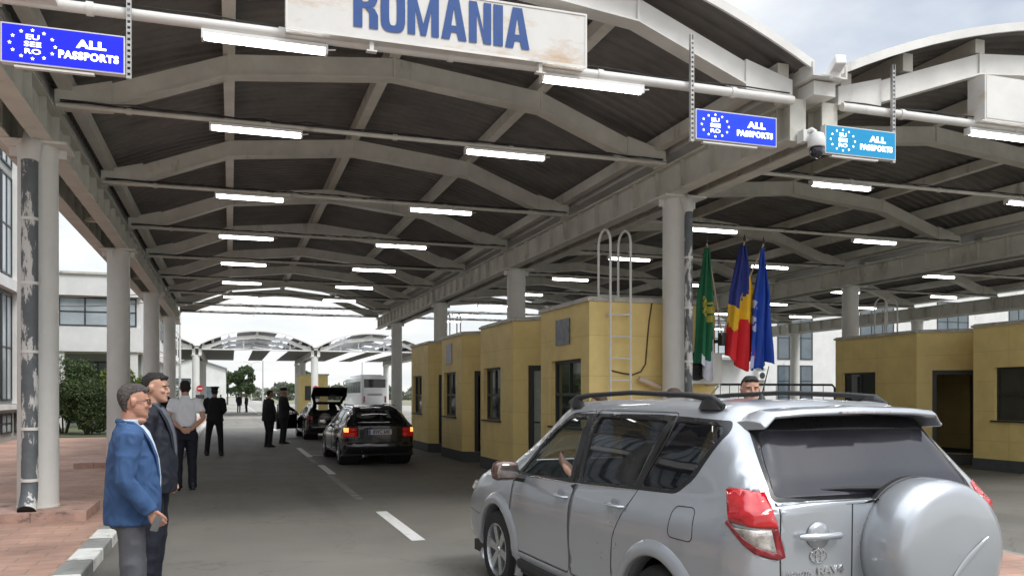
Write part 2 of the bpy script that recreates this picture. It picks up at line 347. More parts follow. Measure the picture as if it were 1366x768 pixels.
# ================================================================== CANOPIES
STRIPGLOW=mat('skylight_strip_glow',(.80,.82,.86),.5,var=.08,scale=1,emit=.55)  # added glow standing in for sky through the far canopy strips; no lamps there
def H(h): return EYE+h
def profile_top(u):       # roof underside, u=-1..1 across the bay
    return 3.86+1.0*(1-u*u)
def canopy(nm,label,bays,rows,y0,y1,col_rows,dx=0,skylight=False,mW=None,hang=False,colr=.226,far=False):
    root=empty(nm,(bays[0][0]+dx,rows[0],0),0,label,'canopy')
    ox,oy=root.location.x,rows[0]
    def B(mb,name,m,**k):
        mb.v=[(a[0]+dx-ox,a[1]-oy,a[2]) for a in mb.v]; return mb.build(name,m,root,**k)
    Mm=mW or STEEL
    # arches, ties
    for ri,Y in enumerate(rows):
        MA=STEEL_W if ri==0 else Mm
        for bi,(xl,xr) in enumerate(bays):
            c=(xl+xr)/2; hw=(xr-xl)/2; gx=hw-.63; kx=hw*.517
            top=[(-gx,3.85),(-kx,4.38),(0,4.60),(kx,4.38),(gx,3.85)]
            g=MB(); w=.085
            for a,b in zip(top[:-1],top[1:]):
                pts=[(c+a[0],H(a[1]-.25)),(c+b[0],H(b[1]-.25)),(c+b[0],H(b[1])),(c+a[0],H(a[1]))]
                g.prism(pts,Y-w,Y+w,'Y')
                pts=[(c+a[0],H(a[1]-.272)),(c+b[0],H(b[1]-.272)),(c+b[0],H(b[1]-.252)),(c+a[0],H(a[1]-.252))]
                g.prism(pts,Y-.115,Y+.115,'Y')
            for kx_,kz in ((-kx,4.38),(0,4.60),(kx,4.38)):            # splice plates at the knees
                g.box((c+kx_,Y,H(kz-.125)),(.03,.22,.26))
            for s_ in (-1,1):
                g.prism([(c+s_*gx,H(3.53)),(c+s_*hw,H(3.50)),(c+s_*hw,H(3.70)),(c+s_*gx,H(3.87))],Y-.11,Y+.11,'Y')
                g.box((c+s_*(hw-.03),Y,H(3.49)),(.10,.26,.03))
            B(g,'arch_beam',MA)
            g=MB(); yt=Y-.14; r=.050 if ri==0 else .030
            tz=H(3.45) if ri==0 else H(3.505); g.tube([(c-hw+.02,yt,tz),(c+hw-.02,yt,tz)],r,10)
            for q in np.arange(-.8,.81,.4): g.tube([(c+hw*q-.03,yt,tz),(c+hw*q+.03,yt,tz)],r+.012,10)
            # cables lashed along the tie
            if not far:
                rr=random.Random(ri*7+bi)
                for q in range(2 if ri else 1):
                    pts=[]; 
                    for k in range(29):
                        u=-1+2*k/28; pts.append((c+hw*u*.985,yt+.03*math.sin(k*.9+q*2),tz+r+.012+abs(math.sin(k*1.3+q))*.018*(1+q)-(.05*(1-abs(u))*rr.random() if q else 0)))
                    g.tube(pts,.009,5,mi=1)
            if hang:
                for q in (-.6,-.25,.25,.6): g.tube([(c+hw*q,Y,H(3.5)),(c+hw*q,Y,H(3.62+.75*(1-q*q)))],.03,6)
            B(g,'tie_rod',[STEEL_W if ri==0 else Mm,DARK],smooth=True)
    # purlins
    for bi,(xl,xr) in enumerate(bays):
        c=(xl+xr)/2; hw=(xr-xl)/2; kx=hw*.517
        xs=[(-kx,4.38),(0,4.60),(kx,4.38)]
        if bi>0: xs+=[(-kx-1.15,3.98),(kx+1.15,3.98)]
        for (px_,pz) in xs+[(-hw+.12,3.70),(hw-.12,3.70)]:
            g=MB(); t=H(profile_top(px_/hw))-.035
            g.bx(c+px_-.075,c+px_+.075,rows[0]-.10,y1-.15,max(H(pz)+.002,t-.22),t)
            B(g,'purlin',Mm)
        # corrugated sheet, ribs across the bay
        nx=28; per=.22; ys=[]; y=y0; k=0
        while y<y1:
            ys += [(y,0),(y+per*.36,0),(y+per*.5,.035),(y+per*.86,.035)]; y+=per; k+=1
        ys.append((y,0))
        if far: ys=[(y0+i*.6,0) for i in range(int((y1-y0)/.6)+1)]
        g=MB(); vs=[];fs=[];ms=[]
        for (yy,dz) in ys:
            for i in range(nx+1):
                u=-1.03+2.06*i/nx; vs.append((c+hw*u,yy,H(profile_top(u))+dz))
        for j in range(len(ys)-1):
            for i in range(nx): fs.append((j*(nx+1)+i,j*(nx+1)+i+1,(j+1)*(nx+1)+i+1,(j+1)*(nx+1)+i))
        g.add(vs,fs)
        if skylight:
            for j in range(len(ys)-1):
                for i in range(nx):
                    if (5<=i<=8 or 19<=i<=22) and (j%5!=4): g.m[j*nx+i]=1
        o=B(g,'roof_sheet',[ROOFM,MATS.get('skylight',WHITE)],fix=False)
        sd=o.modifiers.new('thick','SOLIDIFY'); sd.thickness=.012; sd.offset=1
        # folded verge trim on the two gable ends
        for ye in (y0-.03,ys[-1][0]+.0):
            g=MB()
            for i in range(nx):
                u0=-1.03+2.06*i/nx; u1=-1.03+2.06*(i+1)/nx
                a=(c+hw*u0,H(profile_top(u0))); b=(c+hw*u1,H(profile_top(u1)))
                g.prism([(a[0],a[1]-.05),(b[0],b[1]-.05),(b[0],b[1]+.055),(a[0],a[1]+.055)],ye,ye+.03,'Y')
            B(g,'roof_verge',STEEL_W if not far else Mm)
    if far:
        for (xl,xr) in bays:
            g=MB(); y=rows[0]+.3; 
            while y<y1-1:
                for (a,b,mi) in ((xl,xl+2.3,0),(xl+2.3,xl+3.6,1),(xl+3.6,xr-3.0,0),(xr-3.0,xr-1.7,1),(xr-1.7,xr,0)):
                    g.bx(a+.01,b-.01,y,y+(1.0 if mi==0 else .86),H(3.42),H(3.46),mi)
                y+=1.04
            B(g,'soffit_and_strip_glow',[ROOFM,STRIPGLOW])
    # main beams (I-sections with stiffeners) on twin columns
    lines=[]
    for bi,(xl,xr) in enumerate(bays):
        if bi==0: lines+= [xl-.55,xl-.10]
        lines+=[xr+.10,xr+.55]
    yb0,yb1=rows[0]-.05,rows[-1]+.8
    for li,X in enumerate(lines):
        g=MB()
        g.bx(X-.11,X+.11,yb0,yb1,H(3.03),H(3.055)); g.bx(X-.11,X+.11,yb0,yb1,H(3.465),H(3.49)); g.bx(X-.012,X+.012,yb0+.002,yb1-.002,H(3.056),H(3.464))
        y=yb0+.25
        while y<yb1: g.bx(X-.095,X+.095,y-.006,y+.006,H(3.057),H(3.463)); y+=.77
        g.bx(X-.11,X+.11,yb0-.03,yb0-.002,H(3.0),H(3.5))
        B(g,'main_beam',STEEL_W if far else Mm)
    # short cross pieces tying the twin beams
    for k in range(0,len(lines),2):
        y=rows[0]+.4
        while y<yb1:
            g=MB(); g.bx(lines[k]+.115,lines[k+1]-.115,y-.05,y+.05,H(3.10),H(3.18)); B(g,'cross_piece',Mm); y+=3.9
        for Y in col_rows:
            X=(lines[k]+lines[k+1])/2+(.13 if k==0 else -.07); zb=.214 if (k==0 and not far) else .0
            g=MB(); g.lathe([(colr*1.03,zb),(colr*1.03,zb+.02),(colr,zb+.025),(colr*.97,H(2.86)),(colr*1.02,H(2.93)),(colr*1.02,H(3.0))],(X,Y,0),seg=36)
            g.box((X,Y,H(3.012)),(.70,.56,.03)); g.box((X,Y,H(2.94)),(.62,.025,.11)); g.box((X,Y,H(2.94)),(.025,.5,.11))
            B(g,'column',COLW,smooth=True,angle=35)
        g=MB(); X=(lines[k]+lines[k+1])/2          # valley gutter between the vaults
        g.bx(X-.24,X+.24,y0-.05,y1,H(3.68),H(3.70)); g.bx(X-.24,X-.22,y0-.05,y1,H(3.701),H(3.84)); g.bx(X+.22,X+.24,y0-.05,y1,H(3.701),H(3.84))
        g.bx(X-.15,X+.15,y0+.05,y0+.35,H(3.50),H(3.66))
        B(g,'valley_gutter',STEEL_W)
    return root
SKY=bpy.data.materials.new('skylight'); SKY.use_nodes=True; MATS['skylight']=SKY
_t=SKY.node_tree; _tr=_t.nodes.new('ShaderNodeBsdfTranslucent'); _tr.inputs[0].default_value=(.85,.87,.9,1)
_t.links.new(_tr.outputs[0],_t.nodes['Material Output'].inputs[0])

ROWS=[8.5,11.55,15.42,19.28,23.15,27.0,30.87,34.73,37.8]
BAYS=[(-2.02,6.25),(6.90,16.0),(16.65,25.75)]
canopy('vaulted_canopy','grey steel canopy of three vaulted bays over the checkpoint lanes',BAYS,ROWS,8.18,38.5,[11.55,19.28,27.0,34.73])
FROWS=[66.5,72,78,84]
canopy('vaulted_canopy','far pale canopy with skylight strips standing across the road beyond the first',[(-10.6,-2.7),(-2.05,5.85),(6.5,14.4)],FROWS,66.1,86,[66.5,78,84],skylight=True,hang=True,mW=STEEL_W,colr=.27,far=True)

# pedestals under the left columns
PINK=mat('pink_stone',(.42,.27,.22),.8,var=.25,scale=5,bump=.3,bscale=35,dirt=((.10,.09,.07),.55,.68,3,(1,1,2.2)))
def stone_base(Y,label,ww=.62):
    g=MB(); g.bx(-2.98,-1.60,Y-ww,Y+ww*.8,.09,.215)
    for x in (-2.62,-2.18): g.bx(x-.004,x+.004,Y-ww-.001,Y-ww+.004,.09,.216,mi=1)
    tag(g.build('column_base',[PINK,DARK],bevel=.008),label,'plinth','stone bases under the left columns')
stone_base(11.55,'large pink stone base under the nearest left columns and their peeling downpipe')
stone_base(19.28,'low pink stone base under the second pair of left columns, behind the man in blue',.5)
stone_base(27.0,'low pink stone base under the third pair of left columns')
stone_base(34.73,'low pink stone base under the last pair of left columns')

# downpipes
def downpipe(X,Y,z0,r,label,shoe=True):
    e=empty('downpipe',(X,Y,0),0,label,'drainpipe','peeling grey downpipes on the columns')
    g=MB()
    if shoe: g.tube([(0,-.16,z0+.10),(0,-.10,z0+.16),(0,-.02,z0+.30),(0,0,z0+.42),(0,0,H(2.75))],[r*1.12,r*1.08,r,r,r],20,cap=False); g.tube([(0,-.16,z0+.10),(0,-.155,z0+.105)],r*1.1,20,mi=1)
    else: g.tube([(0,0,z0),(0,0,H(2.75))],r,20)
    g.build('pipe',[PIPEG,BLACK],e,smooth=True)
    g=MB(); g.tube([(0,0,H(2.74)),(0,.02,H(2.86)),(0,.12,H(2.96)),(0,.30,H(3.3))],[r*1.1,r*1.35,r*1.3,r*1.1],14); g.build('outlet',COLW,e,smooth=True)
    for z in (.55,1.15,2.05,2.85,3.6):
        g=MB(); g.tube([(0,0,z),(0,0,z+.035)],r*1.1,18); g.tube([(0,.0,z+.02),(0,.12,z+.02)],.012,6); g.build('pipe_clamp',COLW,e,smooth=True)
downpipe(-2.235,11.19,.12,.09,'grey peeling downpipe between the nearest left columns, ending in an open spout')
downpipe(6.50,11.20,0.12,.062,'tall peeling grey pipe on the near right column beside the flags',False)

# ================================================================== LIGHTS
LAMPM=mat('lamp_diffuser',(1,.99,.97),.4,var=0,emit=9)
ordn=['first','second','third','fourth','fifth','sixth','seventh','eighth','ninth']
bayn=['left bay','middle bay','right bay']
proto=None
lampx=[[(-.25,.88),(3.10,4.27)],[(8.85,10.0),(12.95,14.1)],[(18.6,19.75),(22.7,23.85)]]
for ri,Y in enumerate(ROWS):
    for bi in range(3):
        for si,(a,b) in enumerate(lampx[bi]):
            if proto is None:
                proto=empty('ceiling_light',(0,0,0))
                g=MB(); g.bx(-.59,.59,-.045,.045,.025,.06); g.bx(-.60,-.575,-.05,.05,-.03,.06); g.bx(.575,.60,-.05,.05,-.03,.06); g.tube([(.6,0,.02),(.68,0,.03)],.008,6); g.build('housing',WHITE,proto)
                g=MB(); g.lathe([(.026,-.57),(.030,-.5),(.030,.5),(.026,.57)],(0,0,-.005),'X',14); g.build('diffuser',LAMPM,proto,smooth=True)
                o=proto
            else: o=copy_tree(proto)
            o.location=((a+b)/2,Y-.14,H(3.505)-.10-(.075 if ri==0 else 0)); o.scale=((b-a)/1.18,1,1)
            tag(o,f"glowing {'left' if si==0 else 'right'} tube light in the {ordn[ri]} row from the viewer, under the {bayn[bi]}",'ceiling light',None,None)
            o['group']='tube lights hanging from the canopy ties'
# ================================================================== BOOTHS
YEL=brickmat('yellow_panels',(.84,.66,.27),(.82,.64,.26),(.68,.53,.21),1.25,.62,.006,rough=.6,bump=.35,offset=0,var=.10,vscale=2.0)
PLIN=mat('dark_plinth',(.075,.08,.085),.8,var=.2,scale=6,bump=.2)
TRIM=mat('roof_trim',(.52,.50,.45),.5,var=.15,scale=5,dirt=((.2,.17,.12),.55,.7,4,(1,1,1)))
FRM=mat('dark_frame',(.028,.03,.032),.45,var=.1)
GLS=mat('booth_glass',(.035,.045,.045),.05,var=.35,scale=1.5,spec=.7)
DOORG=mat('door_glass',(.30,.34,.30),.25,var=.2,scale=2,spec=.6)
def wall_run(g,p0,p1,z0,z1,holes,th=.14):
    """outer + inner faces with rectangular holes and their reveals; outside is on the left of p0->p1 turned right"""
    p0=Vector((*p0,0));p1=Vector((*p1,0)); d=p1-p0; Ln=d.length; t=d/Ln; n=Vector((t.y,-t.x,0))
    us=sorted({0,Ln,*[h[0] for h in holes],*[h[1] for h in holes]}); zs=sorted({z0,z1,*[h[2] for h in holes],*[h[3] for h in holes]})
    def P(u,z,o): 
        q=p0+t*u-n*o; return (q.x,q.y,z)
    for a,b in zip(us[:-1],us[1:]):
        for c,e in zip(zs[:-1],zs[1:]):
            um,zm=(a+b)/2,(c+e)/2
            if any(h[0]<um<h[1] and h[2]<zm<h[3] for h in holes): continue
            for o in (0,th): g.add([P(a,c,o),P(b,c,o),P(b,e,o),P(a,e,o)],[(0,1,2,3) if o==0 else (3,2,1,0)])
    for h in holes:
        a,b,c,e=h; q=[(a,c),(b,c),(b,e),(a,e)]
        for i in range(4):
            (u0,w0),(u1,w1)=q[i],q[(i+1)%4]
            g.add([P(u0,w0,0),P(u1,w1,0),P(u1,w1,th),P(u0,w0,th)],[(3,2,1,0)])
    return t,n,P
def booth_window(root,P,t,n,h,cols=2,gl=GLS):
    a,b,c,e=h; ang=math.atan2(t.y,t.x)
    def bxx(g,u0,u1,z0,z1,o0,o1,mi=0):
        p=(Vector(P((u0+u1)/2,(z0+z1)/2,(o0+o1)/2))); g.box(p,(u1-u0,abs(o1-o0),z1-z0),rz=ang,mi=mi)
    g=MB(); f=.05
    bxx(g,a+.003,b-.003,c+.003,c+f,.07,.13); bxx(g,a+.003,b-.003,e-f,e-.003,.07,.13)
    bxx(g,a+.003,a+f,c+f,e-f,.07,.13); bxx(g,b-f,b-.003,c+f,e-f,.07,.13)
    zt=c+(e-c)*.46
    bxx(g,a+f,b-f,zt,zt+.05,.065,.125)
    for k in range(1,cols): u=a+(b-a)*k/cols; bxx(g,u-.02,u+.02,zt+.05,e-f,.07,.12); 
    w=g.build('window',FRM,root)
    g=MB(); bxx(g,a+f-.005,b-f+.005,c+f-.005,e-f+.005,.098,.106); g.build('pane',gl,w)
    g=MB(); bxx(g,a-.06,b+.06,c-.035,c-.001,-.05,.12); g.build('sill',FRM,w)
    return w
def booth_door(root,P,t,n,h,dark=False):
    a,b,c,e=h; ang=math.atan2(t.y,t.x)
    def bxx(g,u0,u1,z0,z1,o0,o1,mi=0):
        p=(Vector(P((u0+u1)/2,(z0+z1)/2,(o0+o1)/2))); g.box(p,(u1-u0,abs(o1-o0),z1-z0),rz=ang,mi=mi)
    g=MB()
    for (u0,u1,z0,z1) in ((a+.002,a+.09,c,e-.002),(b-.09,b-.002,c,e-.002),(a+.09,b-.09,e-.10,e-.002)): bxx(g,u0,u1,z0,z1,.02,.12)
    if not dark: bxx(g,a+.09,b-.09,c,c+.12,.03,.1)
    d=g.build('door',FRM,root)
    g=MB(); bxx(g,a+.085,b-.085,c+.1,e-.095,.06,.075) if not dark else bxx(g,b-.10,b-.07,c+.02,e-.1,.10,.75)
    g.build('door_panel',DOORG if not dark else FRM,d)
    if not dark:
        g=MB(); q=Vector(P(a+.13,1.05,.0)); r=Vector(P(a+.24,1.05,.0)); g.tube([Vector(P(a+.13,1.05,.06)),q,r],.012,8); g.build('handle',DARK,d,smooth=True)
def booth(X,Yn,Yf,first,label,sign=None,dark=False,wz=(1.05,2.14),open_door=False):
    W_=2.2; root=empty('border_booth',(X,Yn,0),0,label,'booth','yellow control booths on the islands')
    L_=Yf-Yn; z0,z1=.24,3.0
    poly=[(0,0),(0,L_),(W_,L_),(W_,0)] if first else [(0,0),(0,L_),(W_,L_),(W_,-1.55),(1.69,-1.55)]
    g=MB(); wins=[]
    n=len(poly); runs=[]
    # go round with the outside on the right-hand side
    path=poly
    for i in range(n):
        p0,p1=path[i],path[(i+1)%n]; 
        q0,q1=p1,p0        # reversed so that n points outwards
        holes=[]
        if i==0:
            if first: a0,a1=L_-1.60,L_-.32
            else: a0,a1=2.22-1.95,2.22-.78
            holes=[(a0,a1,*wz)]; holes=[(L_-(L_-a0) ,a1,*wz)]
        Ln=math.hypot(p1[0]-p0[0],p1[1]-p0[1])
        if (not first) and i==n-1: holes=[(Ln-1.25-.0,Ln-.33,.245,2.14)] if False else [(.33,1.25,.245,2.14)]
        runs.append((q0,q1,holes,i))
    for q0,q1,holes,i in runs:
        if (not first) and i==n-1: q0,q1=path[0],path[n-1]; 
        g2=g
        if (not first) and i==n-1:
            # outside is towards -x,-y : run from far end to the corner
            q0,q1=path[0],path[n-1]; 
        t,nn,P=wall_run(g2,q0,q1,z0,z1,holes)
        wins.append((i,t,nn,P,holes))
    o=g.build('wall',YEL,root,fix=False); box_uv(o)
    for i,t,nn,P,holes in wins:
        if i==0: booth_window(root,P,t,nn,holes[0])
        elif holes: booth_door(root,P,t,nn,holes[0],open_door)
    def off(poly,d):
        c=Vector((sum(p[0] for p in poly)/len(poly),sum(p[1] for p in poly)/len(poly))); r=[]
        m=len(poly)
        for k in range(m):
            a,b,c_=Vector(poly[k-1]),Vector(poly[k]),Vector(poly[(k+1)%m])
            e1=(b-a).normalized(); e2=(c_-b).normalized(); n1=Vector((-e1.y,e1.x)); n2=Vector((-e2.y,e2.x))
            bis=(n1+n2).normalized(); r.append(tuple(b+bis*d/max(.3,bis.dot(n1))))
        return r
    g=MB(); g.prism(off(poly,-.012 if False else .012),.0,.242); g.build('plinth',PLIN,root)
    g=MB(); g.prism(off(poly,.035),3.001,3.05); g.prism(off(poly,.0),3.051,3.075); g.build('roof',TRIM,root)
    # dim room inside
    g=MB(); g.prism(off(poly,-.16),.25,.27); g.build('floor',PLIN,root)
    if sign:
        g=MB(); g.box((-.012,sign[0],sign[1]),(.02,sign[2],sign[3]))
        sg=tag(g.build('notice_board',[sign[4]],None,loc=(X,Yn,0)),sign[5],'sign')
        sg.location.x-=.004
    return root
NOTE=mat('dark_notice',(.10,.11,.14),.35,var=.9,scale=9); NOTEP=mat('pale_notice',(.42,.42,.52),.5,var=.25,scale=14)
booth(5.19,11.9,14.02,True,'nearest yellow booth with a white hooped ladder and flags on its front wall',sign=(1.05,2.60,.60,.42,NOTE,'dark picture board high on the nearest yellow booth'))
booth(5.19,15.6,17.82,False,'yellow booth just beyond the nearest one, with a glazed door in its slanted wall')
booth(5.19,19.4,21.42,False,'third yellow booth along the left island, with a pale notice above its window',sign=(1.2,2.60,.50,.50,NOTEP,'pale lilac notice above the window of the third yellow booth'),open_door=True)
booth(5.19,23.0,25.3,False,'farthest yellow booth of the left island, beside the dark estate car',open_door=True)
booth(15.0,11.9,14.02,True,'yellow booth cut off by the right edge of the view, with a wide dark window')
booth(15.0,15.6,18.35,False,'yellow booth on the right island with its dark doorway standing open',open_door=True)

# islands
def island(x0,x1,y0,y1):
    r=.35; pts=[(x0,y0+r),(x0+r*.3,y0+r*.3),(x0+r,y0),(x1-r,y0),(x1-r*.3,y0+r*.3),(x1,y0+r),(x1,y1),(x0,y1)]
    g=MB(); g.prism([(p[0],p[1]) for p in pts],-.2,.12); tag(g.build('kerb',KERB,bevel=.015),kind='structure')
    c=((x0+x1)/2,(y0+y1)/2)
    g=MB(); g.prism([(c[0]+(p[0]-c[0])*(1-.26/(x1-x0)),c[1]+(p[1]-c[1])*(1-.26/(y1-y0))) for p in pts],.10,.126); o=g.build('pavement',PAVE); box_uv(o); tag(o,kind='structure')
island(5.25,6.85,3.2,11.86)
island(15.1,16.9,3.2,11.86)

# ladders with hooped handrails
def ladder(X,Y,z0,zr,label,w=.34):
    root=empty('roof_ladder',(X,Y,0),0,label,'ladder','white hooped roof ladders')
    for s in (-1,1):
        x=s*w/2; g=MB(); pts=[(x,-.12,z0),(x,-.12,zr+.85)]
        for k in range(1,9):
            a=math.pi*k/8; pts.append((x,-.12+.22-.22*math.cos(a),zr+.85+.22*math.sin(a)))
        pts+=[(x,.32,zr+.05)]
        g.tube(pts,.020,8); g.build('rail',WHITE,root,smooth=True)
    z=z0+.1; g=MB()
    while z<zr+.05:
        g=MB(); g.tube([(-w/2,-.12,z),(w/2,-.12,z)],.014,6); g.build('rung',WHITE,root,smooth=True); z+=.335
    g=MB(); g.tube([(-w/2,.32,zr+.08),(w/2,.32,zr+.08)],.016,6); 
    g.build('foot_bar',WHITE,root,smooth=True)
    for z in (zr-.25,1.2):
        for s in (-1,1):
            g=MB(); g.box((s*w/2,-.06,z),(.05,.118,.04)); g.build('bracket',WHITE,root)
ladder(5.66,11.9,.35,3.05,'white ladder with two hooped rails on the front of the nearest yellow booth')
ladder(6.6,25.6,2.0,3.05,'small white ladder hoops rising above the farthest yellow booth')
ladder(16.4,18.0,2.0,3.05,'grey ladder hoops rising above the roof of the right island booths')

# air conditioner, cable, small wall items
ACW=mat('ac_casing',(.55,.54,.50),.5,var=.08)
e=empty('air_conditioner',(6.98,11.72,1.74),0,'white air conditioner unit behind the flags on the nearest booth','air conditioner')
g=MB(); g.bx(-.32,.32,-.17,.13,0,.48); g.build('casing',ACW,e,bevel=.012)
g=MB(); 
for r in (.20,.17,.14,.11,.08,.05): g.lathe([(r,0),(r+.010,-.012),(r+.02,0)],(-.14,-.178,.27),'Y',28,cap=False)
for k in range(8): a=k*math.pi/4; g.bar((-.14+.03*math.cos(a),-.186,.27+.03*math.sin(a)),(-.14+.22*math.cos(a),-.186,.27+.22*math.sin(a)),.006,.006)
g.build('fan_grille',FRM,e)
g=MB(); g.lathe([(.215,-.171),(.215,-.173)],(-.14,0,.27),'Y',30); g.build('fan_opening',mat('fan_dark',(.05,.05,.05),.6),e)
g=MB(); 

for x in (-.25,.25): g=MB(); g.bar((x,.17,-.02),(x,-.2,-.02),.03,.03); g.bar((x,.17,-.25),(x,-.18,-.03),.02,.02); g.build('bracket',WHITE,e)
CAB=mat('brown_cable',(.10,.06,.035),.6)
g=MB(); pts=[(6.25,11.885,3.0),(6.2,11.885,2.7),(6.17,11.885,2.4),(6.14,11.885,2.05),(6.06,11.885,1.93),(5.92,11.885,1.88),(5.75,11.885,1.90),(5.52,11.885,1.95)]
g.tube(pts,.012,6); tag(g.build('cable',CAB,smooth=True),'brown cable looping down the front wall of the nearest booth','cable')
g=MB(); g.tube([(5.98,11.8,1.82),(6.35,11.78,1.68)],.045,10); g.tube([(6.02,11.8,1.8),(6.02,11.89,1.8)],.015,6); tag(g.build('conduit_pipe',mat('pinkish_pipe',(.62,.50,.40),.5),smooth=True),'short pale pipe sticking out of the nearest booth wall beside the column','pipe')
g=MB(); g.bx(-.03,.05,-.03,0,0,.17); g.bx(-.02,.04,-.035,-.03,.02,.08,mi=1); tag(g.build('intercom_box',[mat('box_brown',(.22,.10,.05),.5),DARK],loc=(5.26,11.895,1.32)),'tiny brown box on the corner of the nearest booth','intercom')

# ================================================================== GANTRY SIGNS
BOXW=mat('sign_face',(.66,.65,.62),.45,var=.05,scale=3,dirt=((.50,.34,.20),.50,.72,1.3,(1,1,2.6)))
BLUE=mat('letter_blue',(.016,.068,.25),.45,var=.05)
e=empty('country_sign',(2.015,8.30,H(3.435)),0,'long white box sign reading ROMANIA above the left bay','sign')
g=MB(); g.bx(-1.525,1.525,-.11,.11,0,.56); g.build('sign_box',BOXW,e)
g=MB()
for (a,b,c,d) in ((-1.53,1.53,0-.004,.02),(-1.53,1.53,.545,.565)): g.bx(a,b,-.117,-.111,c,d)
g.bx(-1.53,-1.51,-.117,-.111,.021,.544); g.bx(1.51,1.53,-.117,-.111,.021,.544); g.build('sign_rim',STEEL_W,e)
# heavy condensed capitals, drawn as non-overlapping quads on a unit cell (w x 1)
def glyph(ch):
    q=lambda a,b,c,d:[(a,c),(b,c),(b,d),(a,d)]
    if ch=='I': return .20,[q(0,.20,0,1)]
    if ch=='N': return .46,[q(0,.16,0,1),q(.30,.46,0,1),[(.16,1),(.16,.72),(.30,.0),(.30,.30)]]
    if ch=='M': return .62,[q(0,.15,0,1),q(.47,.62,0,1),[(.15,1),(.15,.62),(.255,0),(.31,0),(.31,.28)],[(.47,1),(.31,.28),(.31,0),(.365,0),(.47,.62)]]
    if ch=='A': return .52,[[(0,0),(.17,0),(.205,.18),(.205,.34),(.26,.78),(.26,1),(.16,1)],[(.52,0),(.36,1),(.26,1),(.26,.78),(.315,.34),(.315,.18),(.35,0)],q(.205,.315,.18,.34)]
    if ch=='O':
        o=[];m=24;r=[]
        for k in range(m):
            a=2*math.pi*k/m; c,s=math.cos(a),math.sin(a)
            f=lambda v,p:math.copysign(abs(v)**p,v)
            r.append(((.24+.24*f(c,.6),.5+.52*f(s,.45)),(.24+.075*f(c,.6),.5+.36*f(s,.45))))
        for k in range(m): o.append([r[k][0],r[(k+1)%m][0],r[(k+1)%m][1],r[k][1]])
        return .48,o
    if ch=='R':
        o=[q(0,.17,0,1)]; m=10; r=[]
        for k in range(m+1):
            a=math.pi/2-math.pi*k/m; c,s=math.cos(a),math.sin(a)
            r.append(((.22+.24*c**.6 if c>1e-6 else .22,.735+.265*s),(.22+.08*c**.6 if c>1e-6 else .22,.735+.13*s)))
        for k in range(m): o.append([r[k][0],r[k+1][0],r[k+1][1],r[k][1]])
        o+=[q(.17,.22,.865,1),q(.17,.22,.47,.605),[(.30,.0),(.47,.0),(.47,.32),(.40,.475),(.22,.47),(.30,.36)]]
        return .47,o
g=MB(); x=-.90; Hh=.415
for ch in 'ROMANIA':
    w,qs=glyph(ch)
    for qd in qs: 
        n=len(qd); vs=[(x+a*.60,-.1185,.105+b*Hh) for a,b in qd]; g.add(vs,[tuple(range(n))])
    x+=w*.60+.028
k_=1.79/(x-.028+.90)
g.v=[(-.90+(v[0]+.90)*k_,v[1],v[2]) for v in g.v]
g.build('lettering',BLUE,e,fix=True)
g=MB()
for x in (-.72,1.02):
    g=MB(); g.bx(x-.02,x+.02,-.09,-.05,-.10,0); g.bx(x-.05,x+.05,-.10,-.04,-.105,-.09); g.build('hanger',STEEL_W,e)
# blank ends of two more boxes
e=empty('box_sign',(10.45,8.30,H(3.45)),0,'blank white box sign above the middle bay at the right edge of the view','sign')
g=MB(); g.bx(-1.525,1.525,-.13,.13,0,.56); g.build('sign_box',BOXW,e)
g=MB(); g.bx(-1.50,1.50,-.136,-.131,.02,.54); g.build('sign_rim',STEEL_W,e)
e=empty('box_sign',(-1.80,8.30,H(3.42)),0,'corner of a white box high at the top left of the view','sign')
g=MB(); g.bx(-.5,.36,-.10,.12,0,.5); g.build('sign_box',BOXW,e); g=MB(); g.bx(-.49,.35,-.106,-.101,.012,.49); g.build('sign_rim',STEEL_W,e)

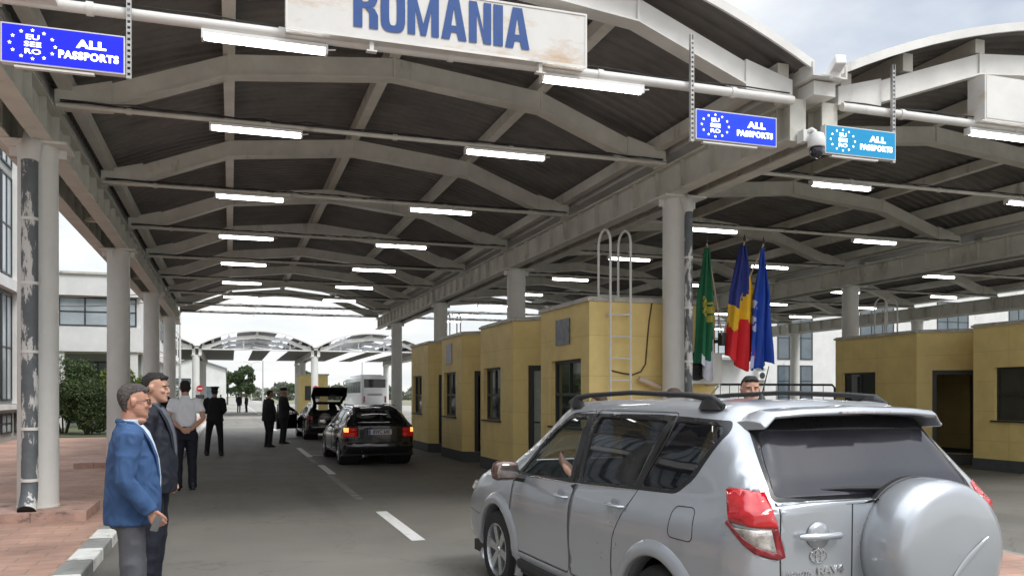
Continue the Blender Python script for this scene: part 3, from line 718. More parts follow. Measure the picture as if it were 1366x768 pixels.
LEDB=mat('led_blue',(.0,.004,.50),.4,var=.10,scale=60,stretch=(.1,1,1),emit=.75)
LEDB2=mat('led_royal_blue',(.0,.022,.44),.4,var=.35,scale=26,stretch=(.05,1,1),emit=.75)
LEDT=mat('led_teal',(.0,.14,.28),.4,var=.2,scale=30,stretch=(.05,1,1),emit=.75)
LEDW=mat('led_white',(.95,.98,1),.4,var=0,emit=1.3)
PERF=mat('galvanised',(.46,.46,.45),.4,metal=.4,var=.1)
def led(x0,x1,zc,h,label,m,strut_x,strut_top=4.1):
    w=x1-x0; Y=8.28
    e=empty('passport_lane_sign',((x0+x1)/2,Y,H(zc)),0,label,'sign','led lane signs under the canopy front')
    g=MB(); g.bx(-w/2,w/2,-.03,.05,-h/2,h/2); g.build('sign_case',STEEL_W,e)
    g=MB(); g.bx(-w/2+.012,w/2-.012,-.034,-.0305,-h/2+.012,h/2-.012); g.build('screen',m,e)
    cx=-w/2+.245; s_=h/.34
    for k in range(12):
        g=MB(); a=2*math.pi*k/12; sx,sz=cx+.175*s_*math.cos(a),.122*s_*math.sin(a); vs=[];r=.017*s_
        for q in range(10):
            b=math.pi/2+q*math.pi/5; rr=r if q%2==0 else r*.45; vs.append((sx+rr*math.cos(b),-.0355,sz+rr*math.sin(b)))
        vs.append((sx,-.0355,sz)); g.add(vs,[(q,(q+1)%10,10) for q in range(10)])
        g.build('star',LEDW,e,fix=False)
    for i,tx in enumerate(('EU','SEE','RO')):
        text_mesh(tx,.060*s_,LEDW,'lettering',e,Matrix.Translation((cx,-.0355,(.062-.062*i)*s_))@FACE_CAM,bold=.001,sx=1.55,depth=.001)
    text_mesh('ALL',.092*s_,LEDW,'lettering',e,Matrix.Translation((w/2-.27,-.0355,.050*s_))@FACE_CAM,bold=.005,sx=1.4,depth=.001,spacing=1.1)
    text_mesh('PASSPORTS',.088*s_,LEDW,'lettering',e,Matrix.Translation((w/2-.292,-.0355,-.055*s_))@FACE_CAM,bold=.004,sx=.98,depth=.001,spacing=1.12)
    g=MB(); X=strut_x-(x0+x1)/2; zt=H(strut_top)-H(zc)
    g.bx(X-.021,X-.013,-.028,.012,-h/2-.03,zt); g.bx(X+.013,X+.021,-.028,.012,-h/2-.03,zt); z=-h/2-.03
    while z<zt-.05: g.bx(X-.0129,X+.0129,-.027,-.023,z,z+.028); z+=.052
    g.build('hanging_strut',PERF,e)
    g=MB(); g.bx(-w/2+.1,w/2-.25,-.02,.03,-h/2-.03,-h/2-.012); g.build('bottom_rail',STEEL_W,e)
led(-1.87,-.895,3.03,.34,'deep blue lit sign ALL PASSPORTS at the top left of the view',LEDB,-.865,4.05)
led(4.88,5.93,3.01,.335,'royal blue lit sign ALL PASSPORTS left of the dome camera',LEDB2,4.84,4.0)
led(6.60,7.62,3.01,.335,'teal lit sign ALL PASSPORTS right of the dome camera',LEDT,7.60,4.0)

# dome camera on the beam end
e=empty('dome_camera',(6.42,8.26,H(2.86)),0,'white dome security camera with a black lens ball between two lit signs','security camera')
g=MB(); g.bx(-.10,-.02,.02,.14,.10,.24); g.tube([(-.06,.06,.2),(0,0,.24),(.03,-.03,.20)],.028,10); g.build('arm',WHITE,e,smooth=True)
g=MB(); g.lathe([(.03,.20),(.085,.175),(.10,.12),(.10,.03),(.094,.022)],(.03,-.04,0),'Z',24); g.build('hood',WHITE,e,smooth=True)
g=MB(); g.ball((.03,-.04,-.02),(.078,.078,.085),20); g.build('lens_dome',mat('dome_glass',(.01,.01,.02),.08,spec=.8),e,smooth=True)
e=empty('floodlight',(6.62,8.10,H(3.78)),0,'small white device on top of the gutter between the two vaults','camera')
g=MB(); g.box((0,0,0),(.13,.34,.12),M=Matrix.Rotation(R(-18),4,'Z')@Matrix.Rotation(R(-14),4,'X')); g.build('body',WHITE,e,bevel=.02)
g=MB(); g.bx(-.05,.05,-.03,.05,-.12,-.05); g.build('foot',STEEL_W,e)

# ================================================================== FLAGS
def flag(top,bot,base_w,length,bands,label,phase,cloth,swing=0):
    e=empty('flag',(bot[0],bot[1],bot[2]),0,label,'flag','flags on the nearest booth')
    b=Vector(bot); tp=Vector(top)-b
    g=MB(); g.tube([(0,0,0),tp*1.03],.013,8); g.build('flagpole',mat('pole_wood',(.42,.33,.22),.5),e,smooth=True)
    g=MB(); g.lathe([(.006,0),(.022,.03),(.018,.06),(.002,.12)],tuple(tp*1.03),'Z',10); g.build('finial',DARK,e,smooth=True)
    nu,nv=22,60; g=MB(); vs=[]
    for j in range(nv+1):
        t=j/nv
        for i in range(nu+1):
            u=i/nu-.5; wd=base_w*min(1,.10+t*1.5 if t<.4 else .72+ .35*(t-.4))
            ang=u*2*math.pi*2.1+phase+t*1.3
            x=tp.x*(1-t*.0)+swing*t+wd*u + .018*math.sin(ang*1.7+1)
            y=tp.y+.055*math.sin(ang)*(.35+t)+.02*math.sin(ang*2.3+t*5)
            z=tp.z-.02-t*length*(1+.05*math.sin(u*5+phase))-(.0 if u<0 else .10*u*t)+(-.28*max(0,.22-abs(u-.12))*t*t*2)
            vs.append((x,y,z))
    fs=[];ms=[]
    for j in range(nv):
        for i in range(nu):
            fs.append((j*(nu+1)+i,j*(nu+1)+i+1,(j+1)*(nu+1)+i+1,(j+1)*(nu+1)+i)); ms.append(bands(i/nu,j/nv))
    g.add(vs,fs); g.m=ms
    o=g.build('cloth',cloth,e,smooth=True,fix=False,angle=180)
    o.modifiers.new('thick','SOLIDIFY').thickness=.004
    return e
F=lambda n,c: mat(n,c,.75,var=.10,scale=9,bump=.15,bscale=14)
BR=(7.28,11.50,2.42)
flag((6.93,11.38,3.84),BR,.36,1.86,lambda u,t: (1 if (t>.70 and u>.92-int((t-.70)*14)/14*3.6) else (2 if .40<t<.56 and .2<u<.9 and (int(u*22)*7+int(t*60)*3)%4 else 0)),
     'dark green flag with a white stepped edge and yellow emblem, beside the column',.3,[F('flag_green',(.010,.13,.055)),F('flag_white',(.62,.64,.72)),F('flag_gold',(.42,.36,.05))],-.03)
flag((7.62,11.44,3.92),BR,.62,1.78,lambda u,t: (0 if t<(.52-.55*max(0,u-.35)) else (1 if t<.70-.10*u+.06*math.sin(u*9) else 2)),
     'tricolour flag hanging in blue, yellow and red folds between the other two',1.7,[F('flag_blue',(.020,.035,.22)),F('flag_yellow',(.78,.46,.02)),F('flag_red',(.62,.012,.02))],-.05)
flag((7.96,11.44,3.90),BR,.44,1.84,lambda u,t: (1 if u<.28 and ((.42<t<.50) or (.56<t<.68) or t>.86) and int(t*40+u*9)%5!=0 else 0),
     'bright blue flag with pale patches, right of the three flags',3.1,[F('flag_royal',(.015,.07,.42)),F('flag_pale',(.45,.50,.75))],-.06)
e=empty('flag_bracket',(7.30,11.60,2.34),0,'black bracket holding three flagpoles on the corner of the nearest booth','bracket')
g=MB(); g.bx(-.05,.09,-.12,.0,0,.2); g.build('socket',DARK,e,bevel=.008); g=MB(); g.bx(-.03,.07,0,.19,.05,.1); g.build('arm',DARK,e)

# ================================================================== BUILDINGS
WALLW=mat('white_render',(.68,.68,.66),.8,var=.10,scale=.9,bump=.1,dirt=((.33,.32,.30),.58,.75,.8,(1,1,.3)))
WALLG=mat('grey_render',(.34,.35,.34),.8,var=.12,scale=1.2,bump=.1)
WING=mat('window_glass',(.10,.13,.15),.05,var=.3,scale=.8,spec=.9)
WINL=mat('window_glass_pale',(.38,.43,.46),.08,var=.25,scale=.6,spec=.8)
def facade_windows(root,axis,pos,spans,zs,m=WING,out=1,mull=1,bars=1):
    for (a,b) in spans:
        for (c,d) in zs:
            def bb(g,u0,u1,z0,z1,o0,o1):
                if axis=='Y': g.bx(u0,u1,pos+out*o0,pos+out*o1,z0,z1)
                else: g.bx(pos+out*o0,pos+out*o1,u0,u1,z0,z1)
            g=MB(); f=.06
            bb(g,a,b,c,c+f,.002,.05); bb(g,a,b,d-f,d,.002,.05); bb(g,a,a+f,c+f,d-f,.002,.05); bb(g,b-f,b,c+f,d-f,.002,.05)
            for k in range(1,mull+1): u=a+(b-a)*k/(mull+1); bb(g,u-.03,u+.03,c+f,d-f,.002,.045)
            for k in range(1,bars+1): z=c+(d-c)*k/(bars+1); bb(g,a+f,b-f,z-.025,z+.025,.002,.04)
            w=g.build('window',FRM,root); g=MB(); bb(g,a+.02,b-.02,c+.02,d-.02,.003,.02); g.build('pane',m,w)
e=empty('office_building',(-6.8,32.6,0),0,'tall glazed office building cut off at the left edge of the view','building')
def shift(mb,o): mb.v=[(a[0]-o.location.x,a[1]-o.location.y,a[2]) for a in mb.v]; return mb
def part(mb,name,m,root,**k): return shift(mb,root).build(name,m,root,**k)
class RootShift:    # lets facade_windows build straight into root space
    pass
_ob=MB.build
def facade(root,*a,**k):
    global MB
    orig=MB.build
    def nb(s,name,mats,parent=None,**kk): s.v=[(v[0]-root.location.x,v[1]-root.location.y,v[2]) for v in s.v]; return orig(s,name,mats,parent,**kk)
    MB.build=nb
    try: facade_windows(root,*a,**k)
    finally: MB.build=orig
g=MB(); g.bx(-22,-6.8,-8,32.6,0,12.5); part(g,'wall',WALLG,e)
g=MB(); g.bx(-6.79,-6.62,-8,32.58,1.12,1.28); g.bx(-6.79,-6.55,-8,32.58,4.9,5.25); g.bx(-6.79,-6.6,31.4,31.7,1.3,12.4); g.bx(-6.79,-6.6,32.3,32.59,1.3,12.4); g.bx(-6.79,-6.6,28.2,28.5,1.3,12.4); part(g,'ledge',WALLW,e)
facade(e,'X',-6.8,[(30.0-3.3*k,31.3-3.3*k) for k in range(7)]+[(28.6-3.3*k,29.9-3.3*k) for k in range(7)],[(.35,1.0),(1.4,4.8),(5.4,8.6),(8.9,12)],m=WINL)
facade(e,'X',-6.8,[(31.72,32.28)],[(.35,1.0),(1.4,4.8),(5.4,8.6)],m=WING,mull=0)

e=empty('white_building',(-3.9,42,0),0,'white building with an upper floor band of windows behind the left columns','building')
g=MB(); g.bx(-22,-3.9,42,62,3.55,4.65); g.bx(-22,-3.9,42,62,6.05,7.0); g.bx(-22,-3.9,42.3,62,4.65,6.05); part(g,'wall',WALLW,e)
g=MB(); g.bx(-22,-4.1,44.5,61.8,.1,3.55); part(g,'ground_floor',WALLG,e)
g=MB(); g.bx(-22.1,-3.8,41.9,62.1,7.0,7.1); part(g,'roof',TRIM,e)
g=MB()
for x in (-4.2,-7.2,-10.2): g.bx(x-.15,x+.15,42.1,42.4,.1,3.55)
part(g,'column',COLW,e)
facade(e,'Y',42.3,[(-7.3,-4.1),(-10.6,-7.5),(-13.9,-10.8)],[(4.7,6.0)],m=WINL,out=-1,mull=2,bars=1)
facade(e,'Y',44.5,[(-6.8,-4.4),(-9.6,-7.1)],[(.6,3.2)],m=WING,out=-1,mull=2,bars=1)
facade(e,'X',-3.9,[(43.5,46),(47,49.5),(50.5,53),(54,56.5),(57.5,60)],[(4.75,6.0)],m=WING,mull=1)
facade(e,'X',-4.1,[(47,49.5),(50.5,53),(54,56.5),(57.5,60)],[(.8,3.0)],m=WING,mull=1)
g=MB()
for k,y in enumerate((43,46.3,50,53.6,57.3,60.8)): g.tube([(-3.2,y,3.6),(-3.2,y,7.6)],.04,6)
g.tube([(-3.2,43,7.5),(-3.2,60.8,7.5)],.04,6); g.tube([(-3.2,43,5.5),(-3.2,60.8,5.5)],.03,6); g.tube([(-3.2,43,3.7),(-3.2,60.8,3.7)],.04,6)
for y in (43,50,57.3): g.tube([(-3.9,y,3.7),(-3.2,y,3.7)],.04,6)
part(g,'side_frame',STEEL_W,e)

e=empty('warehouse',(-3.4,100,0),0,'pale gabled shed standing beyond the far canopy on the left','building')
g=MB(); g.prism([(-7.5,0),(-.6,0),(-.6,4.6),(-4.0,5.7),(-7.5,4.6)],100,118,'Y'); part(g,'wall',WALLW,e)
g=MB(); g.prism([(-7.7,4.58),(-4.0,5.75),(-.4,4.58),(-.4,4.7),(-4.0,5.9),(-7.7,4.7)],99.7,118.2,'Y'); part(g,'roof',mat('shed_roof',(.35,.37,.40),.6),e)
facade(e,'Y',100,[(-2.9,-1.9)],[(.05,2.6)],m=WING,out=-1,mull=0,bars=1)
facade(e,'Y',100,[(-6.4,-4.2)],[(2.9,3.5)],m=WING,out=-1,mull=1,bars=0)

e=empty('customs_building',(40,50,0),0,'large white building with tall window strips behind the right bays','building')
g=MB(); g.bx(26,70,50,66,0,10); part(g,'wall',WALLW,e)
g=MB(); g.bx(26,33.3,48.8,49.99,3.95,4.12); part(g,'canopy_slab',WALLG,e)
facade(e,'Y',50,[(36.0,38.9),(43,46),(50,53),(57,60)],[(.4,3.7),(4.1,8.6)],m=WING,out=-1,mull=2,bars=2)
facade(e,'Y',50,[(27.2,29.2),(30.0,32.6)],[(4.4,8.6)],m=WINL,out=-1,mull=1,bars=3)
for i,z in enumerate((2.65,3.45)):
    a=empty('air_conditioner',(34.6,49.8,z),0,('lower' if i==0 else 'upper')+' of two small air conditioner units on the white building wall','air conditioner','air conditioners on the white building')
    g=MB(); g.bx(-.4,.4,-.2,.19,0,.6); g.build('casing',WHITE,a); g=MB(); g.lathe([(.22,-.205),(.22,-.215)],(-.1,0,.3),'Y',18); g.build('fan_grille',FRM,a)
# a block closing the view at the far right, beyond the third bay
e=empty('low_building',(34,14,0),0,'low pale building beyond the right bay','building')
g=MB(); g.bx(34,44,4,40,0,4.2); part(g,'wall',WALLG,e); facade(e,'X',34,[(8+4*k,10.6+4*k) for k in range(7)],[(1,2.6)],m=WING,out=-1)

# railings between the islands
def railing(x0,y0,x1,y1,label):
    r=empty('railing_panel',(x0,y0,0),math.atan2(y1-y0,x1-x0),label,'barrier','black railing panels between the islands'); w=math.hypot(x1-x0,y1-y0)
    g=MB(); g.tube([(0,0,.05),(0,0,1.72),(.06,0,1.78),(w-.06,0,1.78),(w,0,1.72),(w,0,.05)],.022,8); g.tube([(0,0,.35),(w,0,.35)],.018,8); g.build('frame',BLACK,r,smooth=True)
    g=MB(); 
    for k in range(1,7): g.tube([(w*k/7,0,.35),(w*k/7,0,1.77)],.007,5)
    g.build('bars',BLACK,r)
    g=MB(); g.bx(-.05,.05,-.25,.25,.0,.05); g.build('foot',BLACK,r); g=MB(); g.bx(w-.05,w+.05,-.25,.25,0,.05); g.build('foot',BLACK,r)
railing(8.35,14.6,9.75,14.5,'black railing panel behind the man looking over the silver car roof')
railing(9.85,14.5,11.75,14.4,'black railing panel between the middle-bay barriers and the right booths')
g=MB(); g.bx(-.07,.07,-.07,.07,0,1.95); g.bx(-.1,.1,-.1,.1,1.95,1.99); tag(g.build('barrier_post',[DARK],loc=(12.1,14.3,0)),'dark square post at the right end of the railings','post')
# ================================================================== VEHICLES
def carmat(name,col,metal,rough,coat=1.0):
    return mat(name,col,rough,metal=metal,var=.03,scale=1.5,coat=coat,dirt=None)
SILVER=carmat('silver_paint',(.43,.45,.475),.55,.32,.8)
CBLACK=carmat('black_paint',(.010,.010,.013),.1,.16)
TINT=glass('tinted_glass',(.006,.007,.009),.93)
CLEARG=glass('clear_glass',(.02,.03,.03),.42)
REARG=glass('rear_glass',(.030,.030,.038),.96,.10)
SEAL=mat('window_seal',(.008,.008,.009),.30,var=.1)
TRIMB=mat('black_trim',(.02,.02,.021),.55,var=.15,scale=20)
INNER=mat('car_interior',(.022,.022,.024),.8,var=.2)
TYRE=mat('tyre_rubber',(.018,.018,.018),.85,var=.2,scale=20,bump=.2)
ALLOY=mat('alloy',(.52,.53,.54),.28,metal=.85,var=.06)
CHROME=mat('chrome',(.75,.76,.78),.12,metal=1,var=.03)
REDL=mat('red_lens',(.50,.006,.010),.10,var=.18,scale=16,coat=1,stretch=(1,1,3))
DREDL=mat('dark_red_lens',(.22,.004,.010),.12,var=.15,scale=12,coat=1)
CLRL=mat('clear_lens',(.50,.46,.42),.08,var=.5,scale=26,coat=1,metal=.3)
REDON=mat('lit_red_lens',(1.0,.22,.06),.3,var=.0,emit=1.9)
REDON2=mat('glowing_red_lens',(.42,.01,.008),.3,var=.0,emit=.10)
def cr_refine(A,k,closed=False):
    """chord-length Catmull-Rom refinement along axis 0"""
    n=len(A); out=[]
    D=np.sqrt(((A[1:]-A[:-1])**2).sum(-1)).reshape(n-1,-1).mean(1)+1e-6
    Tn=np.zeros_like(A)
    for i in range(n):
        if i==0: Tn[i]=(A[1]-A[0])/D[0]
        elif i==n-1: Tn[i]=(A[-1]-A[-2])/D[-1]
        else:
            a=(A[i]-A[i-1])/D[i-1]; b=(A[i+1]-A[i])/D[i]; Tn[i]=(a*D[i]+b*D[i-1])/(D[i]+D[i-1])
    for i in range(n-1):
        kk=max(1,int(round(k*(D[i]/D.mean())**.6)))
        for q in range(kk):
            t=q/kk; h00=2*t**3-3*t*t+1;h10=t**3-2*t*t+t;h01=-2*t**3+3*t*t;h11=t**3-t*t
            out.append(h00*A[i]+h10*D[i]*Tn[i]+h01*A[i+1]+h11*D[i]*Tn[i+1])
    out.append(A[-1]); return np.array(out)
def inpoly(p,poly):
    x,y=p; c=False; n=len(poly)
    for i in range(n):
        x1,y1=poly[i]; x2,y2=poly[i-1]
        if (y1>y)!=(y2>y) and x<(x2-x1)*(y-y1)/(y2-y1)+x1: c=not c
    return c
class Shell:
    def __init__(s,stations,k1=3,k2=3):
        A=np.array(stations,float); A=cr_refine(A,k1); A=np.swapaxes(cr_refine(np.swapaxes(A,0,1),k2),0,1)
        n,m,_=A.shape; vs=[]; idx={}
        bm=bmesh.new(); g={}
        for i in range(n):
            for j in range(m): 
                x=max(0.0,A[i,j,0]); g[i,j,0]=bm.verts.new((x,A[i,j,1],A[i,j,2])); g[i,j,1]=bm.verts.new((-x,A[i,j,1],A[i,j,2]))
        for sd in (0,1):
            for i in range(n-1):
                for j in range(m-1):
                    q=[g[i,j,sd],g[i+1,j,sd],g[i+1,j+1,sd],g[i,j+1,sd]]
                    if sd: q=q[::-1]
                    bm.faces.new(q)
        bmesh.ops.remove_doubles(bm,verts=bm.verts[:],dist=.0015)
        bmesh.ops.recalc_face_normals(bm,faces=bm.faces[:])
        up=sum((f.normal.z*f.calc_area() for f in bm.faces if f.calc_center_median().z>1.0),0)
        if up<0: bmesh.ops.reverse_faces(bm,faces=bm.faces[:])
        s.bm=bm; s.refresh(); bm.normal_update(); bm.faces.ensure_lookup_table()
        s.of=[([v.co.copy() for v in f.verts],[v.normal.copy() for v in f.verts]) for f in bm.faces]; s.obvh=BVHTree.FromBMesh(bm)
    def nrm(s,co):
        p,n,i,d=s.obvh.find_nearest(co)
        if i is None: return Vector((0,0,1))
        cs,ns=s.of[i]; w=[1/((c-p).length**2+1e-9) for c in cs]; r=Vector((0,0,0))
        if len(cs)==4:      # inverse bilinear, good enough on near-parallelogram cells
            a,b,c,d_=cs; u=max(0,min(1,(p-a).dot(b-a)/max(1e-12,(b-a).length_squared))); v=max(0,min(1,(p-a).dot(d_-a)/max(1e-12,(d_-a).length_squared)))
            r=(ns[0]*(1-u)+ns[1]*u)*(1-v)+(ns[3]*(1-u)+ns[2]*u)*v
        else:
            for k,nn in zip(w,ns): r+=nn*k
        return r.normalized() if r.length>1e-9 else n
    def refresh(s): s.bvh=BVHTree.FromBMesh(s.bm)
    def cut(s,U,V,poly,flt,name=None,mats=None,parent=None,mi=None,solid=0,smooth=True,keepnormal=True,offset=0):
        """cuts a polygon (in the U,V projection) out of the shell; returns a part or repaints the faces"""
        U=Vector(U);V=Vector(V); bm=s.bm
        xs=[p[0] for p in poly]; ys=[p[1] for p in poly]; bb=(min(xs)-.001,max(xs)+.001,min(ys)-.001,max(ys)+.001)
        def cand():
            r=[]
            for f in bm.faces:
                if not flt(f): continue
                us=[U.dot(v.co) for v in f.verts]; vs=[V.dot(v.co) for v in f.verts]
                if max(us)<bb[0] or min(us)>bb[1] or max(vs)<bb[2] or min(vs)>bb[3]: continue
                r.append(f)
            return r
        n=len(poly)
        for i in range(n):
            a,b=poly[i],poly[(i+1)%n]; dx,dy=b[0]-a[0],b[1]-a[1]
            if abs(dx)+abs(dy)<1e-7: continue
            fs=cand(); geom=list({v for f in fs for v in f.verts})+list({e for f in fs for e in f.edges})+fs
            no=(U*(-dy)+V*dx).normalized()
            bmesh.ops.bisect_plane(bm,geom=geom,plane_co=U*a[0]+V*a[1],plane_no=no,dist=1e-5)
        fs=cand(); bmesh.ops.remove_doubles(bm,verts=list({v for f in fs for v in f.verts}),dist=.0016); bmesh.ops.dissolve_degenerate(bm,dist=.0005,edges=list({e for f in cand() for e in f.edges}))
        ins=[f for f in cand() if inpoly((U.dot(f.calc_center_median()),V.dot(f.calc_center_median())),poly)]
        if mi is not None:
            for f in ins: f.material_index=mi
            return ins
        if name:
            vm={}; b2=MB()
            for f in ins:
                idx=[]
                for v in f.verts:
                    if v not in vm: vm[v]=len(b2.v); b2.v.append(tuple(v.co))
                    idx.append(vm[v])
                b2.f.append(tuple(idx)); b2.m.append(f.material_index)
            # keep the smooth shading of the full shell
            nrm=[tuple(s.nrm(v.co)) for v in vm]
            me=bpy.data.meshes.new(name); me.from_pydata(b2.v,[],b2.f)
            for m in (mats if isinstance(mats,(list,tuple)) else [mats]): me.materials.append(m)
            me.polygons.foreach_set('material_index',[min(k,len(me.materials)-1) for k in b2.m]); 
            if smooth: me.polygons.foreach_set('use_smooth',[True]*len(me.polygons))
            me.update(); 
            me.normals_split_custom_set_from_vertices(nrm)
            if offset:
                for v,nn in zip(me.vertices,nrm): v.co+=Vector(nn)*offset
            o=bpy.data.objects.new(name,me); C.objects.link(o); o.parent=parent
            if solid:
                md=o.modifiers.new('thick','SOLIDIFY'); md.thickness=solid; md.offset=-1
                if len(me.materials)>1: md.material_offset=len(me.materials)-1
        else: o=None
        bmesh.ops.delete(bm,geom=ins,context='FACES')
        return o
    def proj(s,U,V,pts,direction,start=4):
        """drops 2-D points on to the shell along a direction"""
        U=Vector(U);V=Vector(V);D=Vector(direction); r=[]
        for a,b in pts:
            h=s.bvh.ray_cast(U*a+V*b-D*start,D)
            if h[0] is not None: r.append((h[0],h[1]))
        return r
    def finish(s,name,mats,parent,solid=.015):
        me=bpy.data.meshes.new(name)
        loose=[v for v in s.bm.verts if not v.link_faces]; bmesh.ops.delete(s.bm,geom=loose,context='VERTS')
        s.bm.to_mesh(me)
        for m in mats: me.materials.append(m)
        me.polygons.foreach_set('use_smooth',[True]*len(me.polygons)); me.normals_split_custom_set_from_vertices([tuple(s.nrm(v.co)) for v in me.vertices])
        o=bpy.data.objects.new(name,me); C.objects.link(o); o.parent=parent
        md=o.modifiers.new('thick','SOLIDIFY'); md.thickness=solid; md.offset=-1; md.material_offset=len(mats)-1
        return o
def rounded(poly,r=.04,n=5):
    out=[];m=len(poly)
    for i in range(m):
        p=Vector(poly[i]);a=Vector(poly[i-1])-p;b=Vector(poly[(i+1)%m])-p
        rr=min(r,a.length*.45,b.length*.45); A=p+a.normalized()*rr; B=p+b.normalized()*rr
        for k in range(n+1):
            t=k/n; out.append(tuple(A*(1-t)**2+p*2*t*(1-t)+B*t*t))
    return out
def dens(poly,step=.03,closed=True):
    out=[];m=len(poly)
    for i in range(m if closed else m-1):
        a=Vector(poly[i]);b=Vector(poly[(i+1)%m]);n=max(1,int((b-a).length/step))
        for k in range(n): out.append(tuple(a+(b-a)*k/n))
    if not closed: out.append(poly[-1])
    return out
def circ(cy,cz,r,a0=-20,a1=200,n=22): return [(cy+r*math.cos(R(a0+(a1-a0)*k/n)),cz+r*math.sin(R(a0+(a1-a0)*k/n))) for k in range(n+1)]
def surf_strip(sh,U,V,poly,D,width,lift,m,name,parent,closed=True,depth=.006,mb=None,steps=.025):
    """a raised or inlaid band that follows the body surface along a line"""
    pts=sh.proj(U,V,dens(poly,steps,closed),D); 
    if len(pts)<2: return None
    P=[p for p,n in pts];Nn=[n for p,n in pts]; n=len(P); g=mb or MB(); vs=[]
    for i in range(n):
        a=P[i-1] if (i>0 or closed) else P[i]; b=P[(i+1)%n] if (i<n-1 or closed) else P[i]
        t=(b-a); t=t.normalized() if t.length>1e-6 else Vector((0,1,0)); nn=Nn[i]
        if nn.dot(Vector(D))>0: nn=-nn
        s_=t.cross(nn).normalized()*width/2
        vs+= [P[i]+s_+nn*(lift-depth),P[i]+s_*.75+nn*lift,P[i]-s_*.75+nn*lift,P[i]-s_+nn*(lift-depth)]
    fs=[]
    for i in range(n if closed else n-1):
        j=(i+1)%n
        for k in range(3): fs.append((i*4+k,i*4+k+1,j*4+k+1,j*4+k))
    g.add(vs,fs)
    if mb is None: return g.build(name,m,parent,smooth=True,angle=180)
SIDE=(0,1,0),(0,0,1)
def wheel(root,x,y,r,w,side,spokes=6,rim_r=.66,double=False,name='wheel',rimm=None):
    e=empty(name,(x,y,r)); e.parent=root; s=side
    g=MB(); R_=r
    g.lathe([(R_*rim_r,-w/2),(R_*.90,-w/2-.003),(R_*.97,-w/2+.02),(R_,-w/2+.045),(R_,w/2-.045),(R_*.97,w/2-.02),(R_*.90,w/2+.003),(R_*rim_r,w/2)],(0,0,0),'X',44,cap=False)
    for q in (-.25,0,.25): g.lathe([(R_+.0005,q*w-.006),(R_-.006,q*w),(R_+.0005,q*w+.006)],(0,0,0),'X',44,cap=False)
    g.build('tyre',TYRE,e,smooth=True)
    g=MB(); o=s*w/2
    g.lathe([(R_*rim_r+.004,o),(R_*rim_r-.008,o+s*.002),(R_*rim_r-.016,o-s*.03),(R_*rim_r-.02,o-s*.12)],(0,0,0),'X',44,cap=False)
    g.lathe([(.0,o-s*.012),(.030,o-s*.012),(.034,o-s*.02),(.07,o-s*.03),(.072,o-s*.06)],(0,0,0),'X',20,cap=False)
    for k in range(spokes):
        a=2*math.pi*k/spokes+.2; ca,sa=math.cos(a),math.sin(a); r0,r1=.04,R_*rim_r-.012
        for dq in ((-.13,.13) if double else (0,)):
            c0,s0=math.cos(a+dq*.6),math.sin(a+dq*.6); c1,s1=math.cos(a+dq*1.2),math.sin(a+dq*1.2); h0,h1=(.030,.040) if not double else (.02,.018)
            def pt(c_,s_,rad,off,dx): return (o-s*dx,c_*rad-s_*off,s_*rad+c_*off)
            vs=[pt(c0,s0,r0,-h0,.02),pt(c0,s0,r0,h0,.02),pt(c1,s1,r1,h1,.012),pt(c1,s1,r1,-h1,.012),pt(c0,s0,r0,-h0,.06),pt(c0,s0,r0,h0,.06),pt(c1,s1,r1,h1,.06),pt(c1,s1,r1,-h1,.06)]
            g.add(vs,[(0,1,2,3),(4,7,6,5),(0,3,7,4),(1,5,6,2),(0,4,5,1),(2,6,7,3)])
    g.build('rim',rimm or ALLOY,e,smooth=True,angle=30)
    g=MB(); g.lathe([(R_*rim_r-.02,o-s*.11),(.0,o-s*.115)],(0,0,0),'X',30,cap=False); g.lathe([(.135,o-s*.08),(.135,o-s*.085)],(0,0,0),'X',24); g.build('brake_disc',mat('brake_dark',(.05,.05,.05),.5,metal=.5),e)
    return e

